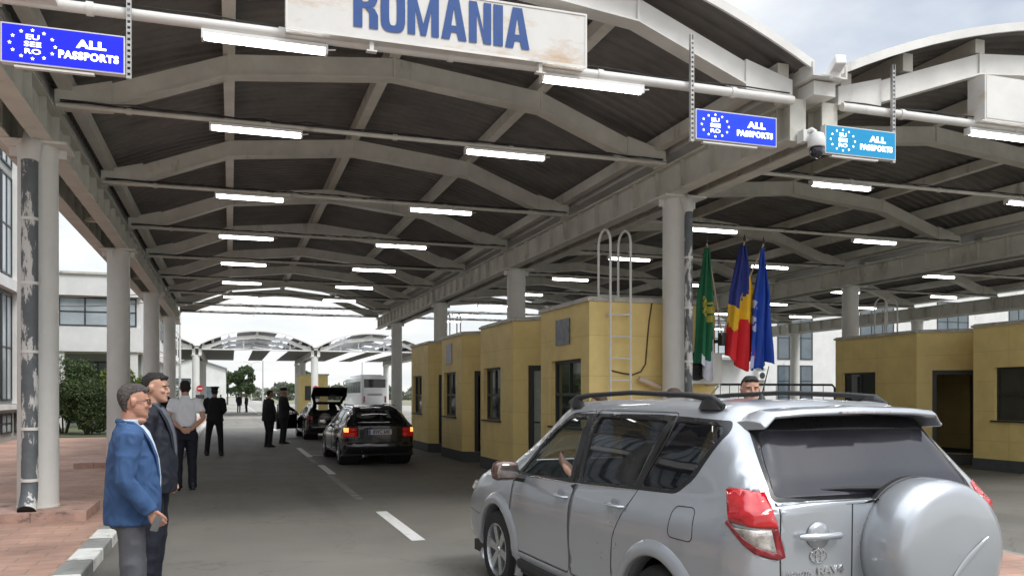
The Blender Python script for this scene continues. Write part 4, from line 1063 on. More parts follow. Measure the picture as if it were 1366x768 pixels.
def make_car(spec):
    root=empty(spec['name'],spec['loc'],spec['rz'],spec['label'],'car'); sc=spec.get('scale',.945); root.scale=(sc,sc,sc)
    PAINT=spec['paint']; sh=Shell(spec['stations'],spec.get('k1',3),spec.get('k2',3))
    Y,Z=(0,1,0),(0,0,1)
    ax_r,ax_f,wr=spec['axles']; tw=spec['track']/2
    left=lambda f: f.calc_center_median().x<-.3
    right=lambda f: f.calc_center_median().x>.3
    # seams and seals are laid on the whole shell before it is cut
    rearseam=True
    for sgn,D in ((-1,(1,0,0)),(1,(-1,0,0))):
        seams=MB()
        for dp in spec['doors']: surf_strip(sh,Y,Z,rounded(dp,.05,4),D,.008,.0012,None,None,None,True,.004,seams)
        for sp in spec.get('side_seams',[]): surf_strip(sh,Y,Z,sp,D,.007,.0012,None,None,None,False,.004,seams)
        seams.build('panel_gap',TRIMB,root,smooth=True,angle=180)
    seams=MB()
    for rp in spec.get('rear_seams',[]): surf_strip(sh,(1,0,0),Z,rp,(0,1,0),.009,.0014,None,None,None,False,.004,seams)
    seams.build('panel_gap',TRIMB,root,smooth=True,angle=180)
    # wheel openings
    for sf,sg in ((left,-1),(right,1)):
        for ay in (ax_r,ax_f):
            rr=spec.get('arch_r',wr+.055)
            sh.cut(Y,Z,circ(ay,wr,rr,-35,215,26),sf)
            # flared lip
            g=MB(); pts=[]; cc=circ(ay,wr,rr,-28,208,30)
            hits=[]
            for (a,b) in [(ay+(p[0]-ay)*(1+.05/rr),wr+(p[1]-wr)*(1+.05/rr)) for p in cc]:
                h=sh.bvh.ray_cast(Vector((sg*3,a,b)),Vector((-sg,0,0))); hits.append(h[0].x if h[0] is not None else sg*.85)
            fl=spec.get('flare',.02); vs=[]; n=len(cc); fw=spec.get('flare_w',.085)
            for (p,hx) in zip(cc,hits):
                for (k,dx) in ((0,-.10),(0,fl*.5),(.010,fl),(fw*.45,fl*1.0),(fw*.8,fl*.45),(fw,-.004)):
                    q=(ay+(p[0]-ay)*(1+k/rr),wr+(p[1]-wr)*(1+k/rr)); vs.append((hx+sg*dx,q[0],max(q[1],.20)))
            fs=[(i*6+k,i*6+k+1,(i+1)*6+k+1,(i+1)*6+k) for i in range(n-1) for k in range(5)]
            g.add(vs,fs); g.build('wheel_arch',PAINT,root,smooth=True,angle=60)
            g=MB(); g.lathe([(rr+.01,sg*.35),(rr+.01,sg*.79)],(0,ay,wr),'X',28,cap=False); g.lathe([(rr+.01,sg*.35),(.02,sg*.35)],(0,ay,wr),'X',28,cap=False); g.build('wheel_well',TRIMB,root)
    # glass
    for sf,sg,D in ((left,-1,(1,0,0)),(right,1,(-1,0,0))):
        sf2=(lambda f,sf=sf: sf(f) and f.calc_center_median().z>.85)
        for gp,gm in spec['windows']:
            P_=rounded(gp,.035,4)
            o=sh.cut(Y,Z,P_,sf2,'side_window',gm,root,offset=-.004)
        sh.cut(Y,Z,rounded(spec['dlo'],.05,5),sf2,mi=1)
        if spec.get('belt_chrome'): surf_strip(sh,Y,Z,spec['belt_chrome'],D,.012,.003,CHROME,'window_trim',root,False)
    for d in spec['doors']:
        for sf in (left,right):
            sh.cut(Y,Z,rounded(d,.05,4),sf,'door',[PAINT,SEAL,INNER],root,solid=.03)
    ws=lambda f: f.normal.y>.25 and f.calc_center_median().z>.9 and f.calc_center_median().y>1.9
    sh.cut((1,0,0),Z,rounded(spec['windscreen'],.08,5),ws,'windscreen',CLEARG,root,offset=-.004)
    rf=lambda f: f.normal.y<-.18 and f.calc_center_median().y<.8
    if spec.get('open_tail'): sh.cut((1,0,0),Z,rounded(spec['tail_opening'],.05,4),rf)
    else:
        sh.cut((1,0,0),Z,rounded(spec['rear_glass'],.05,5),rf,'rear_window',spec.get('rear_gm',TINT),root,offset=-.003)
        if spec.get('rear_surround'): sh.cut((1,0,0),Z,rounded(spec['rear_surround'],.05,5),rf,mi=1)
    # tail lights, wrapped round the corners
    for sg in (-1,1):
        U=(-sg*math.sqrt(.5),-math.sqrt(.5),0)
        flt=(lambda f,sg=sg: sg*f.calc_center_median().x>.40 and f.calc_center_median().y<.7 and f.normal.dot(Vector((sg,-1,0)))>.35)
        tl=empty('tail_light',(0,0,0)); tl.parent=root
        for (pl,mm,nm) in spec['lights']:
            o=sh.cut(U,Z,pl,flt,nm,mm,tl,offset=.006,solid=.012)
    # bumper and sill in darker tone
    if spec.get('tailgate'): sh.cut((1,0,0),Z,rounded(spec['tailgate'],.06,5),rf,'tailgate',[PAINT,SEAL,INNER],root,solid=.02)
    for pl,mi in spec.get('paint_side',[]):
        for sf in (left,right): sh.cut(Y,Z,pl,sf,mi=mi)
    body=sh.finish('body',[PAINT,SEAL,TRIMB,INNER],root)
    # floor pan, seats, dash
    hw=spec['track']/2-.02; L_=spec['length']
    g=MB(); g.bx(-hw,hw,.25,L_-.3,.24,.34); g.bx(-.62,.62,.9,ax_f-.35,.341,.40); g.build('floor_pan',TRIMB,root)
    for x in (-.36,.36):
        g=MB(); g.rings([(0,0,.40,.22,.24),(0,0,.55,.25,.26),(0,0,.60,.22,.24)],16,p=3); g.build('seat',INNER,root,smooth=True,loc=(x,ax_f-1.25,0))
        g=MB(); g.rings([(0,0,.55,.24,.08),(0,-.06,.80,.25,.07),(0,-.12,1.08,.22,.06),(0,-.14,1.14,.10,.04),(0,-.15,1.20,.13,.05),(0,-.16,1.32,.12,.045),(0,-.16,1.35,.08,.03)],16,p=3); g.build('seat_back',INNER,root,smooth=True,loc=(x,ax_f-1.50,0))
    g=MB(); g.rings([(0,0,.45,.62,.25),(0,0,.58,.64,.25)],16,p=4); g.rings([(0,-.26,.55,.60,.06),(0,-.33,.8,.62,.07),(0,-.38,1.1,.55,.05)],16,p=4); g.build('rear_seat',INNER,root,smooth=True,loc=(0,ax_f-2.2,0))
    g=MB(); g.rings([(0,0,.6,.68,.12),(0,.02,.85,.70,.20),(0,.08,.96,.68,.24),(0,.1,.99,.5,.15)],20,p=4); g.build('dashboard',INNER,root,smooth=True,loc=(0,ax_f-.62,0))
    g=MB(); n=22; g.tube([(-.36+.18*math.cos(2*math.pi*k/n),ax_f-.88-.05*math.sin(2*math.pi*k/n),.90+.17*math.sin(2*math.pi*k/n)) for k in range(n+1)],.014,8); g.tube([(-.36,ax_f-.88,.9),(-.36,ax_f-.7,.82)],.03,8); g.tube([(-.53,ax_f-.88,.9),(-.19,ax_f-.88,.9)],.014,6); g.build('steering_wheel',INNER,root,smooth=True)
    for sg in (-1,1):
        for ay in (ax_r,ax_f): wheel(root,sg*(tw-spec.get('tw',.225)/2+.01),ay,wr,spec.get('tw',.225),sg,spec.get('spokes',6),spec.get('rim',.66),spec.get('double',False))
    return root,sh
def mirror(root,sg,x,y,z,paint,glassm=None):
    e=empty('wing_mirror',(sg*x,y,z)); e.parent=root
    g=MB(); g.rings([(0,0,-.075,.075,.03),(0,0,-.06,.105,.055),(0,.0,0,.115,.07),(0,0,.06,.10,.055),(0,0,.08,.07,.03)],20,p=2.6); g.build('housing',paint,e,smooth=True,loc=(sg*.12,0,.03))
    g=MB(); g.rings([(0,-.063,-.05,.085,.008),(0,-.066,0,.097,.01),(0,-.063,.05,.08,.008)],16,p=3); g.build('mirror_glass',mat('mirror_glass',(.35,.30,.28),.08,metal=.9,var=.4,scale=9),e,smooth=True,loc=(sg*.12,0,.03))
    g=MB(); g.tube([(-sg*.04,0,-.04),(sg*.05,0,-.02)],.03,8); g.build('stalk',TRIMB,e,smooth=True)
def handle(root,sg,x,y,z,m,ln=.20):
    g=MB(); g.tube([(-sg*.01,-ln*.48,0),(sg*.022,-ln*.40,0),(sg*.034,-ln*.1,0),(sg*.034,ln*.15,0),(sg*.024,ln*.42,0),(-sg*.01,ln*.5,0)],[(.014,.008),(.016,.010),(.015,.010),(.015,.010),(.017,.011),(.014,.008)],12)
    g.build('door_handle',m,root,smooth=True,loc=(sg*x,y,z))

# ---- silver off-roader seen from behind, spare wheel on the tailgate
def sec(y,w,zs,zb,wb,zt,wt,dy=(0,)*12,drop=0):
    """half section, sill to roof centre: y, half width, sill z, belt z and width, roof z and edge width"""
    x=[w*.90,w*.975,w*.99,w,w*.985,wb,wb-(wb-wt)*.30,wb-(wb-wt)*.62,wt,wt*.90,wt*.55,0]
    e=min(.085,(zt-zb)*.22)
    z=[zs,zs+.07,zs+.26,zs+(zb-zs)*.60,zb-.15,zb,zb+(zt-zb)*.36,zb+(zt-zb)*.66,zt-e,zt-e*.35,zt-.002,zt+.012*min(1,e/.05)]
    return [(x[i],y+dy[i],z[i]) for i in range(12)]
RAV=[
 [(x*f,y+d,z) for (x,y,z) in sec(0,.80,.44,.985,.78,1.03,.55)] for f,y,d in ((0,0,.055),)
]
def capping(base,fs):
    return [[(x*f,y+dy,z) for (x,y,z) in base] for f,dy in fs]
rear=sec(.085,.83,.36,1.075,.815,1.14,.70)
st=[]
st+=capping(rear,((0.0,-.055),(.25,-.054),(.5,-.050),(.72,-.042),(.86,-.030),(.94,-.018),(.98,-.007)))
st+=[rear,
 sec(.14,.852,.34,1.10,.82,1.235,.695),
 sec(.21,.870,.33,1.11,.822,1.335,.675),
 sec(.29,.880,.32,1.12,.82,1.45,.655),
 sec(.37,.885,.31,1.12,.82,1.555,.64),
 sec(.48,.892,.30,1.12,.82,1.625,.635),
 sec(.9,.900,.28,1.11,.825,1.65,.64),
 sec(1.6,.900,.28,1.08,.83,1.665,.65),
 sec(2.3,.898,.28,1.05,.835,1.655,.645),
 sec(2.62,.896,.28,1.035,.838,1.625,.63),
 sec(2.85,.894,.28,1.025,.84,1.50,.64),
 sec(3.08,.892,.28,1.015,.84,1.34,.67),
 sec(3.30,.890,.28,1.005,.835,1.18,.72),
 sec(3.45,.888,.28,.995,.83,1.10,.74),
 sec(3.8,.880,.28,.965,.81,1.06,.70),
 sec(4.1,.862,.30,.92,.78,1.00,.66),
 sec(4.28,.825,.31,.84,.74,.90,.62)]
nose=sec(4.34,.78,.32,.78,.70,.83,.58)
st+=[nose]+capping(nose,((.9,.035),(.7,.07),(.4,.09),(0,.10)))
spec=dict(name='off_road_car',loc=(3.07,3.34,0),rz=R(3.6),label='silver off-road car with a spare wheel cover on its back, nearest the viewer',paint=SILVER,
 stations=st,axles=(.86,3.42,.345),track=1.76,length=4.36,arch_r=.40,flare=.030,flare_w=.10,tw=.225,spokes=6,k1=3,k2=3,scale=.945,
 doors=[[(3.12,.42),(3.12,1.0),(3.02,1.06),(2.66,1.40),(2.42,1.555),(2.02,1.585),(2.02,1.05),(2.0,.42)],
        [(1.985,.42),(2.005,1.05),(2.005,1.585),(1.0,1.585),(.99,1.42),(1.16,1.12),(1.24,.98),(1.36,.80),(1.40,.55),(1.34,.42)]],
 side_seams=[[(3.0,1.065),(3.35,1.05)],[(.15,.60),(.43,.62)],[(3.86,.60),(4.2,.62)]],
 rear_seams=[[(-.675,.52),(-.68,.9),(-.675,1.14)],[(.675,.52),(.68,.9),(.675,1.14)],[(-.25,.54),(-.24,1.13)],[(-.675,.52),(.675,.52)],[(-.84,.60),(-.66,.595)],[(.66,.595),(.84,.60)]],
 windows=[([(3.0,1.055),(2.12,1.085),(2.12,1.535),(2.42,1.515),(2.66,1.37)],CLEARG),
          ([(1.93,1.09),(1.93,1.54),(1.06,1.535),(1.22,1.125)],TINT),
          ([(1.14,1.13),(.99,1.535),(.53,1.52),(.50,1.48),(.66,1.24),(.78,1.145)],TINT)],
 dlo=[(3.10,1.03),(2.05,1.062),(.76,1.12),(.62,1.22),(.455,1.49),(.49,1.55),(1.2,1.572),(2.40,1.558),(2.70,1.39)],
 belt_chrome=[(3.12,1.030),(2.05,1.058),(1.2,1.098)],
 windscreen=[(-.66,1.13),(.66,1.13),(.60,1.56),(-.60,1.56)],
 rear_glass=[(-.668,1.165),(.668,1.165),(.585,1.50),(-.585,1.50)],rear_gm=REARG,
 rear_surround=[(-.695,1.142),(.695,1.142),(.60,1.575),(-.60,1.575)],
 lights=[([(-0.792,1.195),(-0.722,1.205),(-0.597,1.190),(-0.552,1.110),(-0.527,1.030),(-0.527,1.015),(-0.767,1.040),(-0.782,1.120)],REDL,'red_lens'),
         ([(-0.742,1.012),(-.68,0.965),(-.62,0.925),(-.55,0.895),(-.535,0.895),(-0.557,1.012)],CLRL,'clear_lens'),
         ([(-0.767,1.040),(-0.742,1.012),(-.68,0.965),(-.62,0.925),(-.55,0.895),(-.535,0.895),(-0.557,1.012),(-0.527,1.015),(-.495,0.870),(-.53,0.858),(-.63,0.892),(-.70,0.945),(-0.787,1.030)],DREDL,'lens_rim')],
 tailgate=[(-.67,.525),(-.68,.9),(-.67,1.14),(.67,1.14),(.68,.9),(.67,.525)])
rav,rsh=make_car(spec); rav.scale=(.945,.945,.918)
S=lambda v:v
# bumper
g=MB(); vs=[]
prof=[(.30,.06),(.33,-.01),(.40,-.045),(.50,-.055),(.555,-.045),(.575,-.01),(.58,.08)]
xs=[-.88,-.86,-.80,-.68,-.5,-.25,0,.25,.5,.68,.80,.86,.88]; ys=[.55,.30,.14,.075,.055,.045,.04,.045,.055,.075,.14,.30,.55]
for x,yy in zip(xs,ys):
    for (z,o) in prof:
        vs.append((x*(1+ (-o*.12 if abs(x)>.8 else 0)),yy+o,z))
n=len(prof); g.add(vs,[(i*n+k,i*n+k+1,(i+1)*n+k+1,(i+1)*n+k) for i in range(len(xs)-1) for k in range(n-1)])
o=g.build('rear_bumper',SILVER,rav,smooth=True,angle=60); o.modifiers.new('sub','SUBSURF').levels=1; o.modifiers['sub'].render_levels=1
# front bumper details
g=MB(); g.bx(-.5,.5,4.36,4.46,.62,.76); g.build('grille',TRIMB,rav)
for sg in (-1,1):
    g=MB(); g.rings([(0,0,-.07,.10,.10),(0,0,0,.15,.14),(0,-.02,.07,.12,.13)],18,p=2.4); g.build('headlight',CLRL,rav,smooth=True,loc=(sg*.66,4.24,.80))
# spare wheel cover
sp=empty('spare_wheel',(.185,-.02,.875)); sp.parent=rav
g=MB(); r=.378
g.lathe([(r*.93,.075),(r*.985,.05),(r,.0),(r*.995,-.10),(r*.97,-.155),(r*.91,-.190),(r*.80,-.205),(r*.5,-.215),(r*.2,-.22),(0.002,-.222)],(0,0,0),'Y',64,cap=False)
g.build('wheel_cover',SILVER,sp,smooth=True,angle=180)
g=MB(); g.lathe([(r*.97,.095),(r*1.005,.085),(r*1.005,.055),(r*.99,.05)],(0,0,0),'Y',56,cap=False); g.lathe([(r*.9,.05),(.1,.12)],(0,0,0),'Y',30,cap=False); g.build('cover_seal',TRIMB,sp,smooth=True)
g=MB(); pts=[]
for k in range(15):
    t=k/14; pts.append((-.10+.30*t,-.2185+.004*t,-.22+.30*t**.7))
    
def crease(pts,w):
    vs=[];n=len(pts)
    for i,p in enumerate(pts):
        a=Vector(pts[max(0,i-1)]);b=Vector(pts[min(n-1,i+1)]);d=(b-a).normalized(); s_=Vector((d.z,0,-d.x))*w*math.sin(math.pi*(i+.3)/n)
        rr=math.hypot(p[0],p[2]); yy=-.222+.018*(rr/r)**4
        vs+= [Vector((p[0],yy-.0005,p[2]))+s_,Vector((p[0],yy-.009,p[2]))+s_*.3,Vector((p[0],yy-.0005,p[2]))-s_]
    return vs,[(i*3+k,i*3+k+1,(i+1)*3+k+1,(i+1)*3+k) for i in range(n-1) for k in range(2)]
g.add(*crease(pts,.020)); g.build('cover_crease',SILVER,sp,smooth=True,angle=180)
# spoiler with high brake lamp
g=MB(); vs=[]; xs=[-.625,-.61,-.56,-.38,0,.38,.56,.61,.625]
for x in xs:
    k=abs(x)/.625; dz=-.03*k**2-.05*(k>.95); yb=.19+.05*k**3
    vs+=[(x,.50,1.622+dz*.6-.03*k**2),(x,.36,1.638+dz),(x,yb+.03,1.628+dz),(x,yb,1.605+dz),(x,yb+.01,1.590+dz),(x,yb+.12,1.583+dz),(x,.50,1.58+dz)]
g.add(vs,[(i*7+k,i*7+(k+1)%7,(i+1)*7+(k+1)%7,(i+1)*7+k) for i in range(len(xs)-1) for k in range(7)]+[tuple(range(7)),tuple(range(7*(len(xs)-1),7*len(xs)))[::-1]])
o=g.build('spoiler',SILVER,rav,smooth=True,angle=50); md=o.modifiers.new('b','BEVEL'); md.width=.008; md.segments=2
g=MB(); g.bx(-.17,.17,.178,.2,1.592,1.606); g.build('brake_light',mat('dull_lamp',(.42,.38,.38),.2,var=.4,scale=50,coat=1),rav,bevel=.004)
for sg in (-1,1):
    g=MB(); pts=[(sg*.60,.62,1.625),(sg*.605,.72,1.675),(sg*.61,.95,1.695),(sg*.62,1.6,1.712),(sg*.61,2.2,1.695),(sg*.60,2.45,1.675),(sg*.59,2.6,1.63)]
    g.tube(pts,[(.012,.022),(.018,.024),(.018,.018),(.017,.017),(.018,.018),(.018,.024),(.012,.022)],12)
    for (y,z) in ((.74,1.64),(2.45,1.63)): g.rings([(sg*.60,y,z-.03,.032,.12),(sg*.60,y,z+.02,.026,.085),(sg*.603,y,z+.045,.018,.05)],16)
    g.build('roof_rail',TRIMB,rav,smooth=True,angle=60)
    mirror(rav,sg,.885,2.92,1.05,SILVER if sg>0 else mat('mirror_shell',(.10,.045,.035),.15,coat=1,var=.3,scale=12))
    for y,z in ((2.16,.955),(1.36,.985)): 
        hit=rsh.bvh.ray_cast(Vector((sg*3,y,z)),Vector((-sg,0,0))); hx=abs(hit[0].x) if hit[0] is not None else .89
        handle(rav,sg,hx,y,z,SILVER)
        g=MB(); g.lathe([(.0,0.003),(.045,.003),(.055,.0)],(0,0,0),'X',24,cap=False); o=g.build('handle_cup',mat('cup_shadow',(.36,.37,.39),.3,metal=.5,coat=1,var=.05),rav,smooth=True,loc=(sg*(hx+.0),y+.02,z-.005)); o.scale=(sg,1,.9)
# fuel flap
hx=abs(rsh.bvh.ray_cast(Vector((-3,.62,.93)),Vector((1,0,0)))[0].x)
surf_strip(rsh,(0,1,0),(0,0,1),rounded([(.50,.885),(.74,.885),(.73,1.06),(.53,1.07)],.05,6),(1,0,0),.007,.0015,TRIMB,'fuel_flap',rav,True,.004,steps=.02)
# tailgate handle, emblem, lettering, wiper
g=MB(); g.rings([(-.40,.045,.90,.06,.002),(-.40,.028,.925,.075,.03)],20); 
g=MB(); g.tube([(-.585,.020,.972),(-.56,.002,.972),(-.46,-.010,.972),(-.36,-.008,.972),(-.332,.012,.972)],[(.012,.010),(.017,.019),(.016,.018),(.017,.019),(.012,.010)],12); g.build('tailgate_handle',SILVER,rav,smooth=True)
g=MB(); g.lathe([(.0,.020),(.050,.022),(.066,.034),(.070,.046)],(0,0,0),'Y',28,cap=False); o=g.build('handle_cup',mat('cup_shadow',(.36,.37,.39),.3),rav,smooth=True,loc=(-.46,-.008,.972)); o.scale=(1,.9,1.0)
def ell(cx,cz,rx,rz,r,y,n=36): return [(cx+rx*math.cos(2*math.pi*k/n),y,cz+rz*math.sin(2*math.pi*k/n)) for k in range(n+1)]
FY=lambda x,z: rsh.obvh.ray_cast(Vector((x,-3,z)),Vector((0,1,0)))[0].y
g=MB(); yb=.026
for (cx,cz,rx,rz,rr) in ((0,0,.052,.036,.0045),(0,.0,.017,.034,.0038),(0,.016,.036,.015,.0038)): g.tube(ell(cx,cz,rx,rz,rr,0),rr,6,cap=False)
g.build('emblem',CHROME,rav,smooth=True,loc=(-.455,FY(-.455,.868)-.004,.868))
text_mesh('RAV4',.052,CHROME,'lettering',rav,Matrix.Translation((-.385,FY(-.31,.79)-.004,.790))@FACE_CAM@Matrix.Shear('XY',4,(.0,.0)),bold=.002,sx=1.35,depth=.003)
text_mesh('TOYOTA',.030,CHROME,'lettering',rav,Matrix.Translation((-.575,FY(-.50,.783)-.004,.783))@FACE_CAM,bold=.001,sx=1.2,depth=.002)
g=MB(); g.tube([(.17,.085,1.185),(.02,.09,1.19),(-.18,.105,1.198),(-.36,.125,1.195)],[.015,.014,.008,.004],8); g.build('rear_wiper',TRIMB,rav,smooth=True)
g=MB(); g.lathe([(.03,0),(.022,.02),(.006,.05)],(0,1.05,1.655),'Z',12); g.tube([(0,1.05,1.69),(.0,.98,1.88)],[.005,.003],6); g.build('antenna',TRIMB,rav,smooth=True)
for sg in (-1,1):
    g=MB(); g.bx(sg*.885,sg*.80,1.30,2.98,.27,.36); g.build('side_sill',TRIMB,rav,bevel=.02)

# ---- dark estate car with lit tail lamps
def bw_stations():
    rear=sec(.10,.80,.34,.90,.79,.94,.66); st=capping(rear,((0,-.09),(.3,-.088),(.6,-.078),(.82,-.058),(.93,-.032),(.98,-.010)))
    st+=[rear,sec(.20,.835,.30,.94,.80,1.06,.64),sec(.32,.850,.27,.95,.795,1.19,.60),sec(.44,.858,.26,.95,.79,1.30,.565),sec(.56,.862,.25,.95,.79,1.365,.55),
     sec(1.2,.868,.22,.945,.79,1.40,.55),sec(1.9,.870,.20,.93,.79,1.41,.56),sec(2.45,.870,.20,.915,.79,1.385,.55),sec(2.8,.868,.20,.905,.79,1.24,.58),sec(3.1,.866,.20,.90,.78,1.06,.64),
     sec(3.28,.864,.20,.885,.77,.97,.68),sec(3.8,.850,.20,.83,.74,.90,.64),sec(4.2,.825,.22,.75,.70,.81,.60)]
    nose=sec(4.36,.77,.24,.66,.66,.71,.56); return st+[nose]+capping(nose,((.9,.03),(.6,.06),(0,.08)))
def car_spec(**k):
    d=dict(stations=bw_stations(),axles=(.85,3.58,.315),track=1.70,length=4.45,arch_r=.355,flare=.010,flare_w=.05,tw=.21,spokes=10,k1=2,k2=2,scale=.945,paint=CBLACK,
     doors=[[(3.18,.34),(3.18,.88),(2.86,1.09),(2.48,1.315),(2.02,1.335),(2.02,.34)],[(2.0,.34),(2.0,1.335),(1.25,1.325),(1.12,1.0),(1.22,.72),(1.22,.34)]],
     windows=[([(3.0,.925),(2.12,.955),(2.12,1.30),(2.46,1.285),(2.8,1.08)],CLEARG),([(1.92,.96),(1.92,1.30),(1.30,1.295),(1.22,.98)],TINT),([(1.12,.985),(1.20,1.29),(.72,1.26),(.56,1.02)],TINT)],
     dlo=[(3.08,.91),(.50,.99),(.70,1.29),(1.2,1.325),(2.48,1.315),(2.84,1.09)],belt_chrome=[(3.08,.905),(.50,.98)],
     windscreen=[(-.60,.98),(.60,.98),(.53,1.33),(-.53,1.33)],rear_glass=[(-.60,.985),(.60,.985),(.50,1.30),(-.50,1.30)],rear_surround=[(-.63,.965),(.63,.965),(.53,1.335),(-.53,1.335)],
     rear_seams=[[(-.60,.62),(-.58,.95)],[(.60,.62),(.58,.95)],[(-.60,.62),(.60,.62)],[(-.79,.56),(.79,.56)]],
     lights=[([(-.74,.90),(-.56,.90),(-.56,.80),(-.70,.80)],REDON,'lit_lens'),([(-.78,.80),(-.40,.80),(-.40,.69),(-.76,.69)],REDON2,'red_lens'),([(-.86,.905),(-.74,.90),(-.70,.80),(-.80,.80)],DREDL,'side_lens'),([(-.56,.90),(-.40,.90),(-.40,.80),(-.56,.80)],REDON2,'inner_lens')])
    d.update(k); return d
est,esh=make_car(car_spec(name='estate_car',loc=(3.14,18.72,0),rz=R(1.2),label='black estate car seen from behind with its red tail lamps lit, beside the booths'))
PLATE=mat('plate_white',(.62,.64,.66),.5,var=.06,scale=20); PTXT=mat('plate_text',(.02,.02,.03),.5)
pl=empty('number_plate',(0,-.004,.80)); pl.parent=est
g=MB(); g.bx(-.27,.27,0,.014,-.060,.060); g.build('plate',PLATE,pl,bevel=.004)
g=MB(); g.bx(-.265,-.225,-.002,0,-.052,.052); g.build('country_band',mat('plate_blue',(.02,.06,.35),.5),pl)
text_mesh('BWC 645',.125,PTXT,'lettering',pl,Matrix.Translation((.025,-.0015,.0))@FACE_CAM,bold=.003,sx=.78,depth=.001)
g=MB(); g.tube([(-.22,.03,1.0),(0,.025,1.005),(.22,.03,1.0)],.010,8); g.build('rear_wiper',TRIMB,est,smooth=True)
g=MB(); g.bx(-.36,.36,-.012,.03,.415,.430); g.build('bumper_trim',CHROME,est)
def bumper(root,zs=.30,m=CBLACK,w=.83,y0=.0):
    g=MB(); vs=[]; prof=[(zs,.05),(zs+.04,-.02),(zs+.12,-.05),(zs+.22,-.05),(zs+.26,-.03),(zs+.275,.04)]
    xs=[-w,-w*.98,-w*.93,-w*.75,-w*.4,0,w*.4,w*.75,w*.93,w*.98,w]; ys=[.50,.25,.11,.05,.03,.02,.03,.05,.11,.25,.50]
    for x,yy in zip(xs,ys):
        for (z,o) in prof: vs.append((x,yy+o+y0,z))
    n=len(prof); g.add(vs,[(i*n+k,i*n+k+1,(i+1)*n+k+1,(i+1)*n+k) for i in range(len(xs)-1) for k in range(n-1)])
    g.build('rear_bumper',m,root,smooth=True,angle=50)
bumper(est)
for sg in (-1,1):
    mirror(est,sg,.86,2.86,.94,CBLACK)
    for y in (2.14,1.36): handle(est,sg,.855,y,.82,CBLACK)
    g=MB(); g.tube([(sg*.50,.75,1.385),(sg*.505,.85,1.415),(sg*.51,2.2,1.435),(sg*.50,2.35,1.40)],.012,8); g.build('roof_rail',TRIMB,est,smooth=True)
    g=MB(); g.ball((sg*.58,4.2,.66),(.13,.10,.07),12); g.build('headlight',CLRL,est,smooth=True)
g=MB(); g.tube([(-.4,.06,.25),(-.4,-.02,.25)],.028,10); g.build('exhaust',CHROME,est,smooth=True)

# ---- hatchback behind it, tailgate raised and driver's door open
hat,hsh=make_car(car_spec(name='hatchback_car',loc=(3.30,30.4,0),rz=R(1.5),label='dark car with its tailgate raised and left door open, ahead of the black estate',open_tail=True,k1=2,k2=2,spokes=5,
   tail_opening=[(-.62,.60),(.62,.60),(.60,.96),(.53,1.335),(-.53,1.335),(-.60,.96)],
   lights=[([(-.80,.90),(-.44,.90),(-.44,.72),(-.78,.72)],DREDL,'red_lens')],
   doors=[[(2.0,.34),(2.0,1.335),(1.25,1.325),(1.12,1.0),(1.22,.72),(1.22,.34)]]))
bumper(hat)
# door opening cut on the left would show the cabin: dark cabin panel and the swung door
dr=empty('door',(-.86,3.12,0),R(-50)); dr.parent=hat
g=MB(); g.prism([(-1.10,.34),(0,.34),(0,.88),(-.30,1.06),(-1.10,.94)][:3]+[(-.02,.90),(-1.10,.94)],-.06,.0,'X'); g.build('panel',CBLACK,dr,bevel=.01)
g=MB(); P_=[(-1.06,0,.94),(-1.06,0,1.30),(-.66,0,1.30),(-.30,0,1.10),(-.05,0,.91)]; g.tube([(-.03,p[0],p[2]) for p in P_],.022,8); g.build('window_frame',SEAL,dr,smooth=True)
g=MB(); g.prism([(p[0],p[2]) for p in P_],-.034,-.028,'X'); g.build('window',glass('light_tint',(.05,.06,.06),.35),dr)
g=MB(); g.bx(-.64,.64,.16,.62,.56,.60); g.bx(-.60,.60,.80,.86,.6,1.0); g.bx(-.60,-.30,.25,.6,.601,.80); g.build('boot_floor',INNER,hat)
g=MB(); g.ball((-.1,.45,.80),(.22,.16,.14),12); g.ball((.24,.4,.72),(.16,.14,.12),12); tag(g.build('luggage',mat('pale_bag',(.35,.36,.38),.7,var=.3),smooth=True,loc=(3.30,30.4,0)),'pale bags lying in the open boot of the dark car','bag')
lid=empty('tailgate',(0,.52,1.37),0); lid.parent=hat; lid.rotation_euler=(R(-36),0,0)
g=MB(); 
def quadbox(g,x0,x1,y0,y1,t): g.bx(x0,x1,y0,y1,-t,0)
T=.05; n0,n1=.0,-1.02
g.prism([(-.54,0),(.54,0),(.66,-.52),(.62,-1.0),(-.62,-1.0),(-.66,-.52)][0:2]+[(.56,-.10),(-.56,-.10)],-T,0)
g.prism([(-.54,-.1005),(-.44,-.1005),(-.50,-.50),(-.66,-.50)],-T,0); g.prism([(.44,-.1005),(.54,-.1005),(.66,-.50),(.50,-.50)],-T,0)
g.prism([(-.66,-.5005),(.66,-.5005),(.63,-.98),(.55,-1.02),(-.55,-1.02),(-.63,-.98)],-T,0)
g.build('lid_panel',CBLACK,lid,bevel=.008)
g=MB(); g.prism([(-.435,-.102),(.435,-.102),(.49,-.498),(-.49,-.498)],-.03,-.022); g.build('lid_window',glass('light_tint',(.05,.06,.06),.35),lid)
for sg in (-1,1):
    g=MB(); g.tube([(sg*.56,.42,1.05),(sg*.60,-.05,1.35)],.012,8); g.build('gas_strut',BLACK,hat,smooth=True)
    mirror(hat,sg,.86,2.86,.94,CBLACK)

